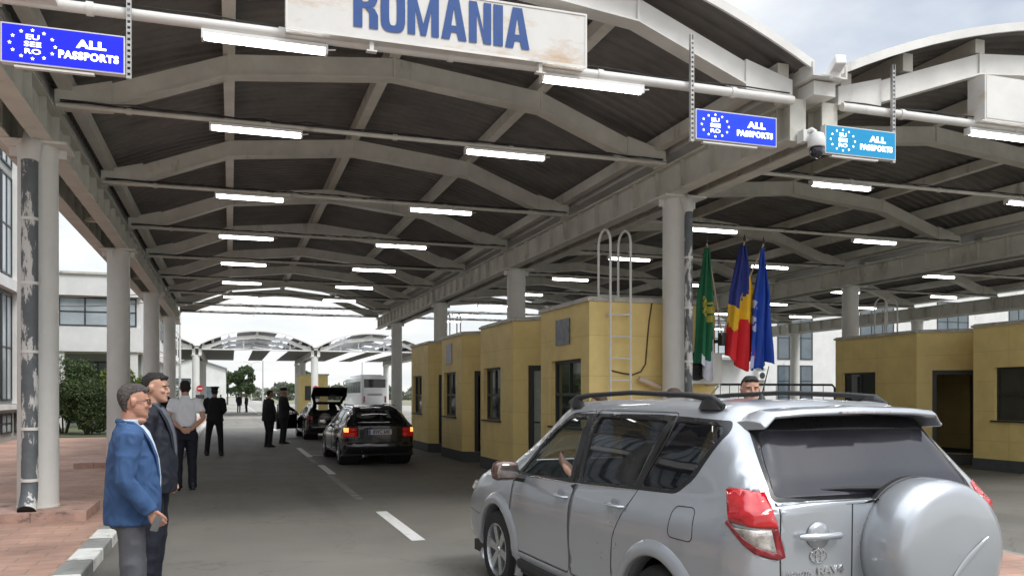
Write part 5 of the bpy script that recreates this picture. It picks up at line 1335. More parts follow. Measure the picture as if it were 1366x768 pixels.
# ---- coach far behind
COACH=mat('coach_white',(.62,.63,.64),.35,var=.06,scale=1,coat=.5,dirt=((.35,.33,.30),.6,.8,1,(1,1,1)))
e=empty('coach',(12.9,80,0),R(0),'white coach seen from behind, parked beyond the far canopy on the right','bus')
g=MB(); prof=[]
def rrect(w,h,r,z0,n=5):
    out=[]
    for (cx,cz,a0) in ((w-r,h-r,0),(-w+r,h-r,90),(-w+.05,z0+.05,180),(w-.05,z0+.05,270)):
        rr=r if cz>z0+.1 else .05
        for k in range(n+1): a=R(a0+90*k/n); out.append((cx+rr*math.cos(a),cz+rr*math.sin(a)))
    return out
for i,(y,s_) in enumerate(((0,.90),(.04,.96),(.15,1),(11.9,1),(12.05,.96),(12.1,.9))):
    rr=[(x*s_,y,(z-1.9)*(.97+.03*s_)+1.9) for x,z in rrect(1.24,3.5,.28,.35)]; prof.append(rr)
n=len(prof[0]); vs=[v for r_ in prof for v in r_]
g.add(vs,[(i*n+k,i*n+(k+1)%n,(i+1)*n+(k+1)%n,(i+1)*n+k) for i in range(5) for k in range(n)]+[tuple(range(n)),tuple(range(5*n,6*n))[::-1]]); g.build('body',COACH,e,smooth=True,angle=50)
g=MB(); g.bx(-1.02,1.02,-.02,.02,2.35,3.15); g.build('rear_window',TINT,e,bevel=.02)
for sg in (-1,1):
    for k in range(6):
        g=MB(); g.bx(sg*1.235,sg*1.255,.7+k*1.85,.7+k*1.85+1.72,1.85,2.95); g.build('side_window',mat('coach_glass',(.12,.14,.15),.1,var=.3,spec=.8),e,bevel=.01)
    for y in (3.0,9.6):
        wheel(e,sg*1.08,y,.5,.28,sg,8,.6)
    g=MB(); g.bx(sg*1.0-.09,sg*1.0+.09,-.03,.02,.95,1.55); g.build('tail_light',DREDL,e,bevel=.01)
    g=MB(); g.tube([(sg*1.1,11.9,3.2),(sg*1.35,12.3,3.1),(sg*1.38,12.3,2.7)],.05,8); g.build('wing_mirror',BLACK,e,smooth=True)
g=MB(); 
for z in (1.75,1.68,1.61): g.bx(-.7,.7,-.012,.01,z,z+.03)
g.bx(-.9,.9,-.05,.02,.45,.75); g.build('rear_grille',TRIMB,e)
g=MB(); g.bx(-.26,.26,-.06,-.05,.80,.92); g.build('number_plate',PLATE,e)
g=MB(); g.bx(-1.0,1.0,2,10,3.49,3.62); g.build('roof_unit',COACH,e,bevel=.05)
# ================================================================== PEOPLE
SKIN=mat('skin',(.50,.285,.20),.55,var=.10,scale=18,bump=.06,bscale=90)
SKIN2=mat('skin_ruddy',(.47,.245,.17),.55,var=.12,scale=18,bump=.06,bscale=90)
SKIN3=mat('skin_tan',(.33,.19,.13),.55,var=.10,scale=18)
HAIRG=mat('hair_greying',(.075,.065,.058),.75,var=.55,scale=70,bump=.7,bscale=160,stretch=(1,1,.4))
HAIRK=mat('hair_dark',(.014,.011,.010),.7,var=.4,scale=60,bump=.6,bscale=120)
HAIRB=mat('hair_brown',(.055,.032,.02),.7,var=.4,scale=60,bump=.6,bscale=120)
EYEW=mat('eye_white',(.6,.57,.54),.3,var=0); IRIS=mat('iris',(.03,.02,.015),.2,var=0); LIP=mat('lips',(.36,.13,.11),.5,var=.05)
SHOE=mat('black_shoe',(.010,.010,.011),.28,var=.2)
def remesh(g,vox,name,m,parent=None,smooth=2,disp=0,dscale=.12,seed=0):
    """fuses the pieces into one continuous skin, relaxes it and adds soft creases"""
    me=bpy.data.meshes.new('t'); me.from_pydata(g.v,[],g.f)
    bm=bmesh.new(); bm.from_mesh(me); bmesh.ops.recalc_face_normals(bm,faces=bm.faces[:]); bm.to_mesh(me); bm.free()
    o=bpy.data.objects.new('t',me); C.objects.link(o)
    r=o.modifiers.new('r','REMESH'); r.mode='VOXEL'; r.voxel_size=vox
    if smooth: s=o.modifiers.new('s','SMOOTH'); s.factor=.5; s.iterations=smooth
    dg=bpy.context.evaluated_depsgraph_get(); dg.update(); m2=bpy.data.meshes.new_from_object(o.evaluated_get(dg)); bpy.data.objects.remove(o); bpy.data.meshes.remove(me)
    if disp:
        co=[v.co.copy() for v in m2.vertices]; no=[v.normal.copy() for v in m2.vertices]
        for v,c,n in zip(m2.vertices,co,no):
            q=Vector((c.x/dscale,c.y/dscale,c.z/(dscale*1.5)+seed*7.3)); a=noise.noise(q+Vector((noise.noise(q*.7)*1.5,0,seed)))
            v.co=c+n*disp*(1-2*abs(a)*1.6)
    m2.materials.clear(); m2.materials.append(m); m2.polygons.foreach_set('use_smooth',[True]*len(m2.polygons)); m2.name=name
    o=bpy.data.objects.new(name,m2); C.objects.link(o)
    if parent: o.parent=parent
    return o
HEAD=[(0.000,.078,.030,.020),(0.010,.091,.000,.034),(0.028,.096,-.020,.047),(0.048,.091,-.045,.057),(0.072,.092,-.068,.064),(0.098,.087,-.085,.069),
      (0.118,.083,-.093,.072),(0.138,.091,-.098,.074),(0.162,.090,-.100,.075),(0.188,.078,-.094,.071),(0.208,.056,-.078,.059),(0.222,.028,-.050,.038),(0.229,.002,-.022,.014)]
def head(g,T,hs=1.0,jowl=0):
    n=len(g.v)
    rs=[(0,(f+b)/2,z,w+(jowl if .01<z<.08 else 0),(f-b)/2) for z,f,b,w in HEAD]
    # ensure overlap with flipped order
    g.rings(rs,28,p=2.35)
    g.tube([(0,.088,.128),(0,.100,.110),(0,.108,.094),(0,.106,.085),(0,.092,.079)],[(.009,.010),(.010,.010),(.012,.011),(.014,.011),(.011,.008)],12)
    for s_ in (-1,1):
        g.ball((s_*.012,.098,.084),(.008,.009,.007),10)                       # nostril wings
        g.ball((s_*.034,.080,.140),(.026,.014,.008),12)                       # brow
        g.ball((s_*.040,.072,.092),(.022,.018,.020),12)                       # cheek
        g.rings([(s_*.073,-.012,.078,.006,.008),(s_*.079,-.010,.090,.009,.014),(s_*.083,-.008,.110,.010,.019),(s_*.084,-.010,.128,.009,.019),(s_*.079,-.010,.138,.006,.012)],12)
    g.ball((0,.090,.060),(.024,.009,.0075),12); g.ball((0,.089,.046),(.021,.010,.0075),12); g.ball((0,.086,.018),(.022,.014,.014),12)
    if jowl: g.ball((0,.045,-.008),(.045,.045,.026),14)
    for i in range(n,len(g.v)): g.v[i]=tuple(T@(Vector(g.v[i])*hs))
def hand(g,wr,fwd,pn,s=1.0,curl=.5,side=1):
    """wr wrist point, fwd direction of the fingers, pn palm normal; side +1: thumb on +cross side"""
    f=Vector(fwd).normalized(); n=Vector(pn); n=(n-f*n.dot(f)).normalized(); x=f.cross(n)*side; w=Vector(wr)
    g.tube([w-f*.03*s,w+f*.02*s,w+f*.05*s,w+f*.085*s],[(.024*s,.020*s),(.033*s,.017*s),(.041*s,.016*s),(.040*s,.013*s)] if abs(f.cross(Vector((0,0,1))).normalized().dot(x))>.5 else [(.020*s,.024*s),(.017*s,.033*s),(.016*s,.041*s),(.013*s,.040*s)],12)
    for i,(o,l) in enumerate(((.031,.070),(.011,.080),(-.010,.075),(-.030,.058))):
        p0=w+f*.080*s+x*o*s; a=curl*.7; d=f; P=[p0-f*.02*s,p0]; 
        for k,seg in enumerate((.42,.33,.25)):
            d=(f*math.cos(a)+n*math.sin(a)); P.append(P[-1]+d*l*seg*s); a+=curl*(.8+.1*i)
        g.tube(P,[.0095*s,.0095*s,.0088*s,.008*s,.0062*s],9)
    p0=w+f*.02*s+x*.028*s
    g.tube([p0-f*.01*s,p0+f*.03*s+x*.018*s,p0+f*.058*s+x*.022*s+n*.012*s,p0+f*.08*s+x*.018*s+n*.026*s],[.014*s,.012*s,.0105*s,.008*s],9)
def person(label,loc,rz,Ht=1.75,arms=None,legs=None,top='jacket',topm=None,pantm=None,skin=SKIN,hairm=HAIRK,hair='short',belly=0,bulk=1.0,head_turn=0,head_tilt=0,hs=1.0,
           vox=.010,cap=None,glasses=False,shirt=None,shoes=True,group=None,jowl=0,vest=None,seed=1,hemz=None,seated=False,eyes=True,handsz=1.0,tilt=0):
    k=Ht/1.75
    HD=Matrix.Translation((0,.015+tilt*.3,1.522))@Matrix.Rotation(R(head_turn),4,'Z')@Matrix.Rotation(R(head_tilt),4,'X')
    A=arms or {}
    aL=A.get('L',[(-.19,0,1.43),(-.25,-.03,1.14),(-.25,.06,.90)]); aR=A.get('R',[(.19,0,1.43),(.25,-.03,1.14),(.25,.06,.90)])
    LG=legs or {'L':[(-.09,0,.93),(-.105,.02,.50),(-.11,-.02,.09)],'R':[(.09,0,.93),(.105,.02,.50),(.11,-.02,.09)]}
    sh_=[Vector((s*.165*bulk,0,1.43)) for s in (-1,1)]
    # ---- the body: one continuous surface
    g=MB(); head(g,HD,hs,jowl)
    nb=HD@Vector((0,-.015,.05)); g.tube([(0,-.02,1.38),(0,-.012,1.46),nb],[.066*bulk,.058*bulk,.056],18)
    g.rings([(0,0,.90,.15*bulk,.10),(0,.01*belly,1.0,.14*bulk,.10),(0,0,1.2,.15*bulk,.10),(0,-.01,1.36,.15*bulk,.09),(0,-.01,1.44,.11*bulk,.06),(0,-.01,1.47,.06,.045)],20,p=2.3)
    for P,sg in ((aL,-1),(aR,1)):
        P=[Vector(p) for p in P]; 
        bare = top=='shortsleeve'
        g.tube([P[0]*1.0+Vector((-sg*.03,0,-.01)),P[0],(P[0]+P[1])/2,P[1],(P[1]*.6+P[2]*.4),P[2]],[.050,.052,.046,.040,.040,.027],14)
        f=A.get('F'+('L' if sg<0 else 'R'),(P[2]-P[1]).normalized()*.8+Vector((0,.2,-.4))); pn=A.get('N'+('L' if sg<0 else 'R'),(-sg,0,0))
        hand(g,P[2],f,pn,handsz,A.get('C'+('L' if sg<0 else 'R'),.45),side=A.get('S'+('L' if sg<0 else 'R'),-sg))
    for P in (LG['L'],LG['R']):
        P=[Vector(p) for p in P]
        g.tube([P[0]+Vector((0,0,.02)),(P[0]+P[1])/2,P[1],(P[1]*.65+P[2]*.35),P[2],P[2]+Vector((0,0,-.03))],[.080,.066,.048,.050,.036,.035],14)
    body=remesh(g,max(.0055,vox*.6) if vox<.012 else vox,'person',skin,None,smooth=1 if vox<.012 else 2)
    body.location=loc; body.rotation_euler=(0,0,rz); body.scale=(k,k,k); tag(body,label,'person',group)
    # ---- trousers
    g=MB(); by=.035*belly
    g.rings([(0,0,.80,.155*bulk,.115+by*.4),(0,.0,.90,.170*bulk,.125+by*.6),(0,.005,1.02,.160*bulk,.118+by)],22,p=2.3)
    for P in (LG['L'],LG['R']):
        P=[Vector(p) for p in P]; s=math.copysign(1,P[0].x)
        foot=P[2]+Vector((0,-.01,-.055))
        g.tube([P[0]+Vector((0,0,-.02)),P[0]*.7+P[1]*.3,(P[0]+P[1])/2,P[1],(P[1]+P[2])/2,P[2],foot],[.098*bulk,.100*bulk,.090*bulk,.074,.068,.064,.068],16)
    remesh(g,vox,'trousers',pantm or DARKCLOTH,body,3,disp=.006 if vox<.016 else 0,dscale=.11,seed=seed)
    # ---- upper garment
    g=MB(); hz=hemz or (.80 if top=='jacket' else .99)
    if top=='jacket':
        g.rings([(0,.005,hz,.222*bulk,.155+by),(0,.01,hz+.01,.224*bulk,.156+by),(0,.015,.95,.210*bulk,.157+by*1.3),(0,.02,1.08,.185*bulk,.150+by*1.5),(0,.01,1.25,.185*bulk,.142+by*.7),(0,-.005,1.36,.180*bulk,.120),(0,-.015,1.43,.150*bulk,.090),(0,-.02,1.475,.085,.066),(0,-.022,1.50,.068,.060)],28,p=2.35)
    else:
        g.rings([(0,.005,hz,.158*bulk,.118+by),(0,.01,1.08,.165*bulk,.125+by*1.2),(0,.01,1.25,.170*bulk,.122+by*.4),(0,-.005,1.36,.170*bulk,.108),(0,-.012,1.43,.140*bulk,.082),(0,-.018,1.47,.080,.062),(0,-.02,1.485,.066,.058)],28,p=2.35)
    for P,sg in ((aL,-1),(aR,1)):
        P=[Vector(p) for p in P]; sl=1.12 if top=='jacket' else 1.0
        if top=='shortsleeve': g.tube([P[0]+Vector((-sg*.07,0,.0)),P[0]+Vector((-sg*.005,0,.0)),P[0]*.62+P[1]*.38,P[0]*.36+P[1]*.64],[.060,.066,.061,.062],16)
        else: g.tube([P[0]+Vector((-sg*.05,0,0)),P[0]+Vector((sg*.008,0,-.02)),P[0]*.5+P[1]*.5,P[1],(P[1]+P[2])/2,P[2]*.97+P[1]*.03],[.070*sl,.073*sl,.066*sl,.056*sl,.050*sl,.045*sl],16)
    cl=remesh(g,vox,'jacket' if top=='jacket' else 'shirt',topm or DARKCLOTH,body,3,disp=.006 if (vox<.016 and top=='jacket') else (.005 if vox<.016 else 0),dscale=.075,seed=seed+3)
    if top=='jacket' and shirt:
        g=MB(); fy=lambda z: {0:0}.get(z,0)
        pts=[(0,.150+by*1.45,1.02),(0,.152+by*1.3,1.12),(0,.146+by*.8,1.24),(0,.128,1.34),(0,.095,1.42),(0,.062,1.475)]
        g.tube(pts,[(.028,.022),(.035,.024),(.040,.026),(.046,.028),(.050,.03),(.045,.02)],16)
        g.rings([(0,-.014,1.455,.084,.076),(0,-.012,1.485,.074,.069),(0,-.006,1.52,.067,.066),(0,-.006,1.522,.058,.056),(0,-.01,1.46,.06,.05)],24)
        remesh(g,vox*.7,'shirt',shirt,body,1)
        # lapels
        for s in (-1,1):
            g=MB(); P_=[(s*.040,.158+by*1.4,1.03),(s*.058,.160+by*1.2,1.14),(s*.074,.150+by*.7,1.27),(s*.082,.122,1.37),(s*.078,.075,1.45),(s*.070,.02,1.492),(s*.05,-.055,1.505),(0,-.085,1.508)]
            g.tube(P_,[(.010,.006),(.020,.010),(.026,.012),(.026,.012),(.022,.010),(.015,.013),(.010,.016),(.009,.016)],10); g.build('lapel',topm,body,smooth=True)
    elif top!='jacket':
        g=MB(); g.rings([(0,-.016,1.465,.078,.070),(0,-.012,1.49,.070,.066),(0,-.008,1.515,.064,.064),(0,-.008,1.516,.057,.056),(0,-.012,1.46,.062,.05)],24); g.build('collar',topm,body,smooth=True)
        g=MB(); g.rings([(0,.004,.985,.163*bulk,.124+by),(0,.004,1.02,.163*bulk,.124+by)],26,p=2.3); g.build('belt',SHOE,body,smooth=True,angle=40)
    # ---- shoes
    for P in (LG['L'],LG['R']):
        x,y,z=P[2]; g=MB()
        g.rings([(x,y+.055,z-.09,.042,.135),(x,y+.055,z-.078,.046,.142),(x,y+.05,z-.055,.044,.132),(x,y+.02,z-.03,.040,.095),(x,y-.02,z-.005,.038,.05),(x,y-.02,z+.02,.037,.045)],20,p=2.4); g.build('shoe',SHOE,body,smooth=True,angle=50)
    # ---- hair, cap
    def tf(mb):
        mb.v=[tuple(HD@(Vector(v)*hs)) for v in mb.v]; return mb
    if hair:
        g=MB(); e=.004 if hair=='short' else .012
        rs=[]
        for z,f,b,w in HEAD:
            if z<.045: continue
            zz=z
            if z<.165: ff=-.030 if z<.12 else -.012+ (z-.12)*.5; 
            else: ff=f+e*.6
            if z<.075: ff=-.05
            rs.append((0,(ff+b-e)/2,zz+(e if z>.18 else 0),(w+e*(.25 if z<.1 else .75)),max(.012,(ff-(b-e))/2)))
        g.rings(rs,28,p=2.4)
        if hair=='short':
            g.tube([(-.055,.060,.190),(-.03,.076,.200),(0,.081,.203),(.035,.076,.200),(.060,.056,.190)],[.012,.015,.015,.015,.012],10)
            g.rings([(0,.0,.196,.066,.082),(0,-.002,.222,.056,.070),(0,-.005,.238,.036,.044)],22)
        tf(g); remesh(g,max(.005,vox*.5),'hair',hairm,body,1,disp=.003 if vox<.016 else 0,dscale=.010,seed=seed)
    if cap:
        g=MB(); g.rings([(0,-.005,.165,.080,.104),(0,-.005,.195,.083,.106),(0,.0,.215,.10,.122),(0,.0,.235,.112,.132),(0,-.002,.245,.10,.118),(0,-.005,.25,.03,.03)],26); g.rings([(0,.095,.166,.055,.045),(0,.10,.172,.055,.045)],20); tf(g).build('cap',cap,body,smooth=True)
    if eyes and vox<.016:
        for s in (-1,1):
            c=HD@(Vector((s*.032,.0735,.117))*hs); g=MB(); g.ball((0,0,0),(.0125*hs,.012*hs,.0068*hs),12); g.build('eye',EYEW,body,smooth=True,loc=c)
            c=HD@(Vector((s*.032,.086,.117))*hs); g=MB(); g.ball((0,0,0),(.005,.0025,.005),10); g.build('iris',IRIS,body,smooth=True,loc=c)
            g=MB(); g.tube([(s*.014,.099,.133),(s*.032,.098,.138),(s*.054,.081,.134)],[.0025,.004,.002],8); tf(g).build('eyebrow',hairm,body,smooth=True)
        g=MB(); g.tube([(-.021,.0935,.0525),(0,.1005,.0535),(.021,.0935,.0525)],[.002,.0042,.002],8); tf(g).build('lips',LIP,body,smooth=True)
    if glasses:
        e=empty('glasses',(0,0,0)); e.parent=body; fm=mat('glasses_frame',(.09,.035,.015),.3,var=.2)
        for s in (-1,1):
            g=MB(); g.tube([(s*.034+.026*math.copysign(abs(math.cos(a))**.7,math.cos(a)),.104-.004*abs(math.cos(a)),.117+.018*math.copysign(abs(math.sin(a))**.7,math.sin(a))) for a in [2*math.pi*q/20 for q in range(21)]],.0022,6); g.tube([(s*.060,.101,.124),(s*.072,.075,.124),(s*.083,.0,.124),(s*.083,-.03,.115)],.0026,6); tf(g).build('frame',fm,e,smooth=True)
            g=MB(); g.prism([(s*.034+.024*math.cos(a),.117+.016*math.sin(a)) for a in [2*math.pi*q/16 for q in range(16)]],.1025,.1035,'Y'); tf(g).build('lens',glass('spectacle_lens',(.10,.08,.06),.35),e)
        g=MB(); g.tube([(-.009,.106,.122),(0,.109,.124),(.009,.106,.122)],.0022,6); tf(g).build('bridge',fm,e,smooth=True)
    return body
DARKCLOTH=mat('black_cloth',(.010,.010,.013),.85,var=.25,scale=12,bump=.2,bscale=120)
BLUEJ=mat('blue_jacket',(.032,.080,.190),.85,var=.12,scale=7,bump=.08,bscale=300)
NAVY=mat('navy_suit',(.006,.008,.018),.75,var=.2,scale=10,bump=.2,bscale=200)
GREYT=mat('grey_trousers',(.085,.088,.10),.85,var=.10,scale=9,bump=.2,bscale=220)
WSH=mat('white_shirt',(.80,.83,.88),.75,var=.05,scale=10,bump=.1)
LSH=mat('light_blue_shirt',(.50,.58,.68),.75,var=.05,scale=10,bump=.1)
UNI=mat('dark_uniform',(.007,.008,.011),.85,var=.3,scale=12,bump=.2)

# the two men at the kerb, facing the cars
p=person('heavy-set man in a bright blue jacket with glasses, standing at the kerb nearest the viewer',(-.595,5.75,0),R(-84),1.62,
  arms={'L':[(-.19,0,1.43),(-.24,-.02,1.14),(-.20,.06,.90)],'R':[(.20,.0,1.42),(.265,-.035,1.13),(.235,.125,.915)],'FR':(-.05,.50,-.85),'NR':(-1,.3,0),'CR':.75,'SR':1,'FL':(.2,.6,-.6)},
  topm=BLUEJ,pantm=GREYT,skin=SKIN2,hairm=HAIRG,belly=.4,bulk=.88,head_turn=6,head_tilt=-3,hs=.99,vox=.0085,glasses=True,shirt=LSH,jowl=.004,seed=2,hemz=.825,
  legs={'L':[(-.09,0,.93),(-.11,.03,.50),(-.12,.04,.09)],'R':[(.09,0,.93),(.11,.015,.50),(.115,-.03,.09)]})
g=MB(); g.rings([(0,0,-.055,.028,.004),(0,0,-.05,.031,.005),(0,0,.05,.031,.005),(0,0,.055,.028,.004)],20,p=6)
o=g.build('mobile_phone',mat('phone_case',(.14,.14,.14),.3),smooth=True,loc=(-.425,5.50,.785)); o.scale=(.8,.8,.85); o.rotation_euler=(R(12),R(16),R(35)); tag(o,'grey phone held in the hand of the man in the blue jacket','phone')
person('tall man in a dark navy suit standing just behind the man in the blue jacket',(-.59,7.30,0),R(-98),1.725,
  arms={'L':[(-.19,0,1.43),(-.25,-.03,1.14),(-.22,.08,.90)],'R':[(.19,0,1.43),(.24,-.03,1.13),(.22,.02,.89)]},
  topm=NAVY,pantm=NAVY,skin=SKIN,hairm=HAIRK,belly=.25,head_turn=-4,head_tilt=-2,hs=1.0,vox=.010,shirt=mat('grey_shirt',(.09,.10,.12),.8,var=.1),seed=5)
person('man in a white short-sleeved shirt seen from behind, hands clasped behind his back',(-.72,15.05,0),R(8),1.80,
  arms={'L':[(-.195,-.01,1.42),(-.27,-.10,1.15),(-.07,-.19,.99)],'R':[(.195,-.01,1.42),(.27,-.10,1.15),(.08,-.20,.98)],'FL':(.8,-.05,-.35),'FR':(-.8,-.1,-.25),'NL':(0,-1,0),'NR':(0,1,0),'CL':.5,'CR':.5},
  top='shortsleeve',topm=WSH,pantm=NAVY,skin=SKIN,hairm=HAIRK,belly=.15,vox=.013,seed=7,bulk=1.03,eyes=False)
person('man in dark clothes half hidden behind the man in the navy suit',(-1.62,21.6,.1),R(20),1.72,topm=UNI,pantm=UNI,skin=SKIN3,hair=None,cap=UNI,vox=.02,eyes=False)
person('border officer in a black peaked cap and uniform seen from behind on the left lane',(-.40,23.4,0),R(-14),1.78,
  arms={'L':[(-.19,0,1.43),(-.26,-.02,1.15),(-.13,.15,1.08)],'R':[(.19,0,1.43),(.25,.0,1.15),(.13,.17,1.08)]},topm=UNI,pantm=UNI,skin=SKIN3,hairm=HAIRK,cap=UNI,vox=.018,eyes=False,hemz=.88,
  legs={'L':[(-.10,0,.93),(-.16,.0,.50),(-.19,-.02,.09)],'R':[(.10,0,.93),(.14,.02,.50),(.16,0,.09)]})
person('stout officer in black standing left of the open car door',(1.10,26.9,0),R(-65),1.72,topm=UNI,pantm=UNI,skin=SKIN3,hairm=HAIRK,bulk=1.28,belly=.9,vox=.02,eyes=False,tilt=.1)
person('officer in a black cap leaning at the open left door of the dark car',(1.62,28.6,0),R(-75),1.80,topm=UNI,pantm=UNI,skin=SKIN3,hair=None,cap=UNI,bulk=1.25,vox=.02,eyes=False,
  arms={'L':[(-.19,0,1.43),(-.24,.10,1.16),(-.18,.33,1.1)],'R':[(.19,0,1.43),(.25,.08,1.15),(.18,.30,1.05)]})
for (x,y,rz,h,l) in ((-.9,84,20,1.68,'small far figure on the road, alone on the left'),(.72,85,-30,1.76,'taller of the two far figures standing together on the road'),(1.42,85.5,60,1.66,'shorter of the two far figures standing together, at their right')):
    person(l,(x,y,0),R(rz),h,topm=UNI,pantm=UNI,skin=SKIN3,hairm=HAIRK,vox=.035,eyes=False)
person('short-haired man whose face shows over the roof of the silver car',(4.43,6.55,0),R(150),1.72,topm=mat('dark_grey_top',(.05,.05,.06),.8),top='shirt',pantm=NAVY,skin=SKIN2,hairm=HAIRK,vox=.0105,head_turn=8,hs=1.0,bulk=1.08,jowl=.004,hair='short',seed=9)
person('brown-haired person behind the silver car, only the top of the head showing by the ladder',(3.78,8.4,0),R(40),1.565,topm=LSH,top='shirt',pantm=NAVY,skin=SKIN,hairm=HAIRB,vox=.014,eyes=False,hair='long')
person('brown-haired person behind the silver car, only the top of the head showing by the column',(4.55,8.15,0),R(-30),1.625,topm=LSH,top='shirt',pantm=NAVY,skin=SKIN2,hairm=HAIRB,vox=.014,eyes=False,hair='long')
# driver inside the silver car
M_=rav.matrix_basis; BSH=mat('blue_shirt',(.03,.10,.36),.8,var=.1)
d=person('driver in a blue shirt sitting inside the silver car, arm near the open window',(0,0,0),0,1.66,
  arms={'L':[(-.19,0,1.43),(-.43,.10,1.45),(-.40,.34,1.53)],'R':[(.19,0,1.43),(.24,.12,1.18),(.14,.40,1.25)],'FL':(.1,.7,.3),'FR':(0,.8,.2)},
  legs={'L':[(-.10,0,.93),(-.13,.42,1.0),(-.12,.62,.62)],'R':[(.10,0,.93),(.13,.42,1.0),(.12,.62,.62)]},top='shortsleeve',topm=BSH,pantm=NAVY,skin=SKIN,hairm=HAIRK,vox=.014,eyes=False)
d.location=(M_@Vector((-.36,2.02,0))); d.location.z=-.36; d.rotation_euler=(0,0,rav.rotation_euler.z)
# ================================================================== VEGETATION AND FAR THINGS
def leafmat(name,c1,c2):
    m=bpy.data.materials.new(name); m.use_nodes=True; MATS[name]=m; t=m.node_tree; b=t.nodes['Principled BSDF']; b.inputs['Roughness'].default_value=.6
    a=t.nodes.new('ShaderNodeAttribute'); a.attribute_name='tone'; x=t.nodes.new('ShaderNodeMixRGB'); x.inputs[1].default_value=(*c1,1); x.inputs[2].default_value=(*c2,1)
    t.links.new(a.outputs['Fac'],x.inputs[0]); t.links.new(x.outputs[0],b.inputs['Base Color'])
    tr=t.nodes.new('ShaderNodeBsdfTranslucent'); t.links.new(x.outputs[0],tr.inputs[0]); mx=t.nodes.new('ShaderNodeMixShader'); mx.inputs[0].default_value=.25
    t.links.new(b.outputs[0],mx.inputs[1]); t.links.new(tr.outputs[0],mx.inputs[2]); t.links.new(mx.outputs[0],t.nodes['Material Output'].inputs[0]); return m
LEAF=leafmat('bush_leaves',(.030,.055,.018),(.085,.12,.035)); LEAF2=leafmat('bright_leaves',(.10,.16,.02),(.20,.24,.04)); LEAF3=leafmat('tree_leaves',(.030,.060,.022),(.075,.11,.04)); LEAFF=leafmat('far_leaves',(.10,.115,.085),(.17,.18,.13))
def foliage(name,blobs,n,size,m,parent=None,seed=1):
    r=np.random.default_rng(seed); P=[];S=[]
    vol=np.array([b[3]*b[4]*b[5] for b in blobs])**.67; cnt=(n*vol/vol.sum()).astype(int)
    for b,c in zip(blobs,cnt):
        d=r.normal(size=(c,3)); d/=np.linalg.norm(d,axis=1)[:,None]; rad=r.uniform(.45,1.05,size=(c,1))**.5
        p=d*rad*np.array(b[3:6]); p+=np.array(b[:3]); P.append(p)
    P=np.concatenate(P); c=len(P)
    a=r.normal(size=(c,3)); a/=np.linalg.norm(a,axis=1)[:,None]; b_=np.cross(a,r.normal(size=(c,3))); b_/=np.linalg.norm(b_,axis=1)[:,None]
    s=size*r.uniform(.6,1.4,size=(c,1)); V=np.empty((c,4,3)); V[:,0]=P-a*s; V[:,1]=P+b_*s*.45; V[:,2]=P+a*s; V[:,3]=P-b_*s*.45
    me=bpy.data.meshes.new(name); me.from_pydata(V.reshape(-1,3).tolist(),[],[(4*i,4*i+1,4*i+2,4*i+3) for i in range(c)])
    at=me.attributes.new('tone','FLOAT','FACE'); at.data.foreach_set('value',r.uniform(0,1,size=c))
    me.materials.append(m); o=bpy.data.objects.new(name,me); C.objects.link(o)
    if parent: o.parent=parent
    return o
def bush(label,x,y,w,h,n,m,seed,group='shrubs by the white building'):
    rr=random.Random(seed); e=empty('shrub',(x,y,.12),0,label,'shrub',group)
    bl=[(rr.uniform(-w,w)*.6,rr.uniform(-w,w)*.35,h*rr.uniform(.25,.78),w*rr.uniform(.25,.5),w*rr.uniform(.25,.5),h*rr.uniform(.16,.3)) for _ in range(11)]
    foliage('foliage',bl,n,.055,m,e,seed)
    for k in range(6):
        g=MB(); b=bl[k]; g.tube([(b[0]*.15,b[1]*.15,0),(b[0]*.6,b[1]*.6,b[2]*.6),(b[0],b[1],b[2]*1.05)],[.035,.022,.008],6); g.build('stem',BARK,e)
BARK=mat('bark',(.10,.08,.06),.9,var=.3,scale=10,bump=.5)
for i,(l,x,y,w,h,n,m) in enumerate((('dark wide shrub left of the second column',-7.6,35.2,1.5,2.9,14000,LEAF),('dark shrub seen just left of the second column on the left',-6.1,36.3,1.3,3.1,12000,LEAF),
    ('dark low shrub at the lawn edge between the first two columns',-5.0,34.6,1.0,2.2,8000,LEAF),('yellow-green shrub between the second and third columns',-4.2,36.2,.85,2.9,9000,LEAF2),('green shrub behind the third column on the left',-3.9,40.2,.8,2.3,6000,LEAF2),
    ('green shrub beyond the last left column by the warehouse',-4.6,66.5,1.5,3.0,6000,LEAF3),('dark shrub at the foot of the office building',-9.2,34.4,1.4,2.7,9000,LEAF))):
    bush(l,x,y,w,h,n,m,i+3)
def tree(label,x,y,h,w,n,size,m,seed,group=None):
    rr=random.Random(seed); e=empty('tree',(x,y,0),0,label,'tree',group)
    g=MB(); g.tube([(0,0,-.1),(.1*w*.2,0,h*.3),(0,0,h*.7)],[h*.03,h*.022,h*.008],8)
    bl=[]
    for k in range(16):
        a=rr.uniform(0,6.28); q=rr.uniform(.15,.9); z=h*rr.uniform(.38,.92); rad=w*q*(1-abs(z/h-.6))
        c=(rad*math.cos(a),rad*math.sin(a),z); bl.append((*c,w*rr.uniform(.18,.34),w*rr.uniform(.18,.34),h*rr.uniform(.06,.13)))
        if k<9: g.tube([(0,0,h*.3+h*.3*rr.random()),((c[0])*.6,c[1]*.6,z*.85),c],[h*.012,h*.007,h*.003],5)
    g.build('trunk',BARK,e); foliage('crown',bl,n,size,m,e,seed)
tree('tall green tree beside the far shed',1.6,150,6.6,2.9,5000,.24,LEAF3,3)
tree('smaller green tree left of the tall one beyond the far shed',-.6,160,5.8,2.6,3000,.24,LEAF3,5)
tree('bushy tree left of the far yellow booth',10.6,125,5.0,3.0,4000,.22,LEAF3,6)
tree('low tree further left along the far road',9.8,170,4.6,3.2,3000,.24,LEAFF,7)
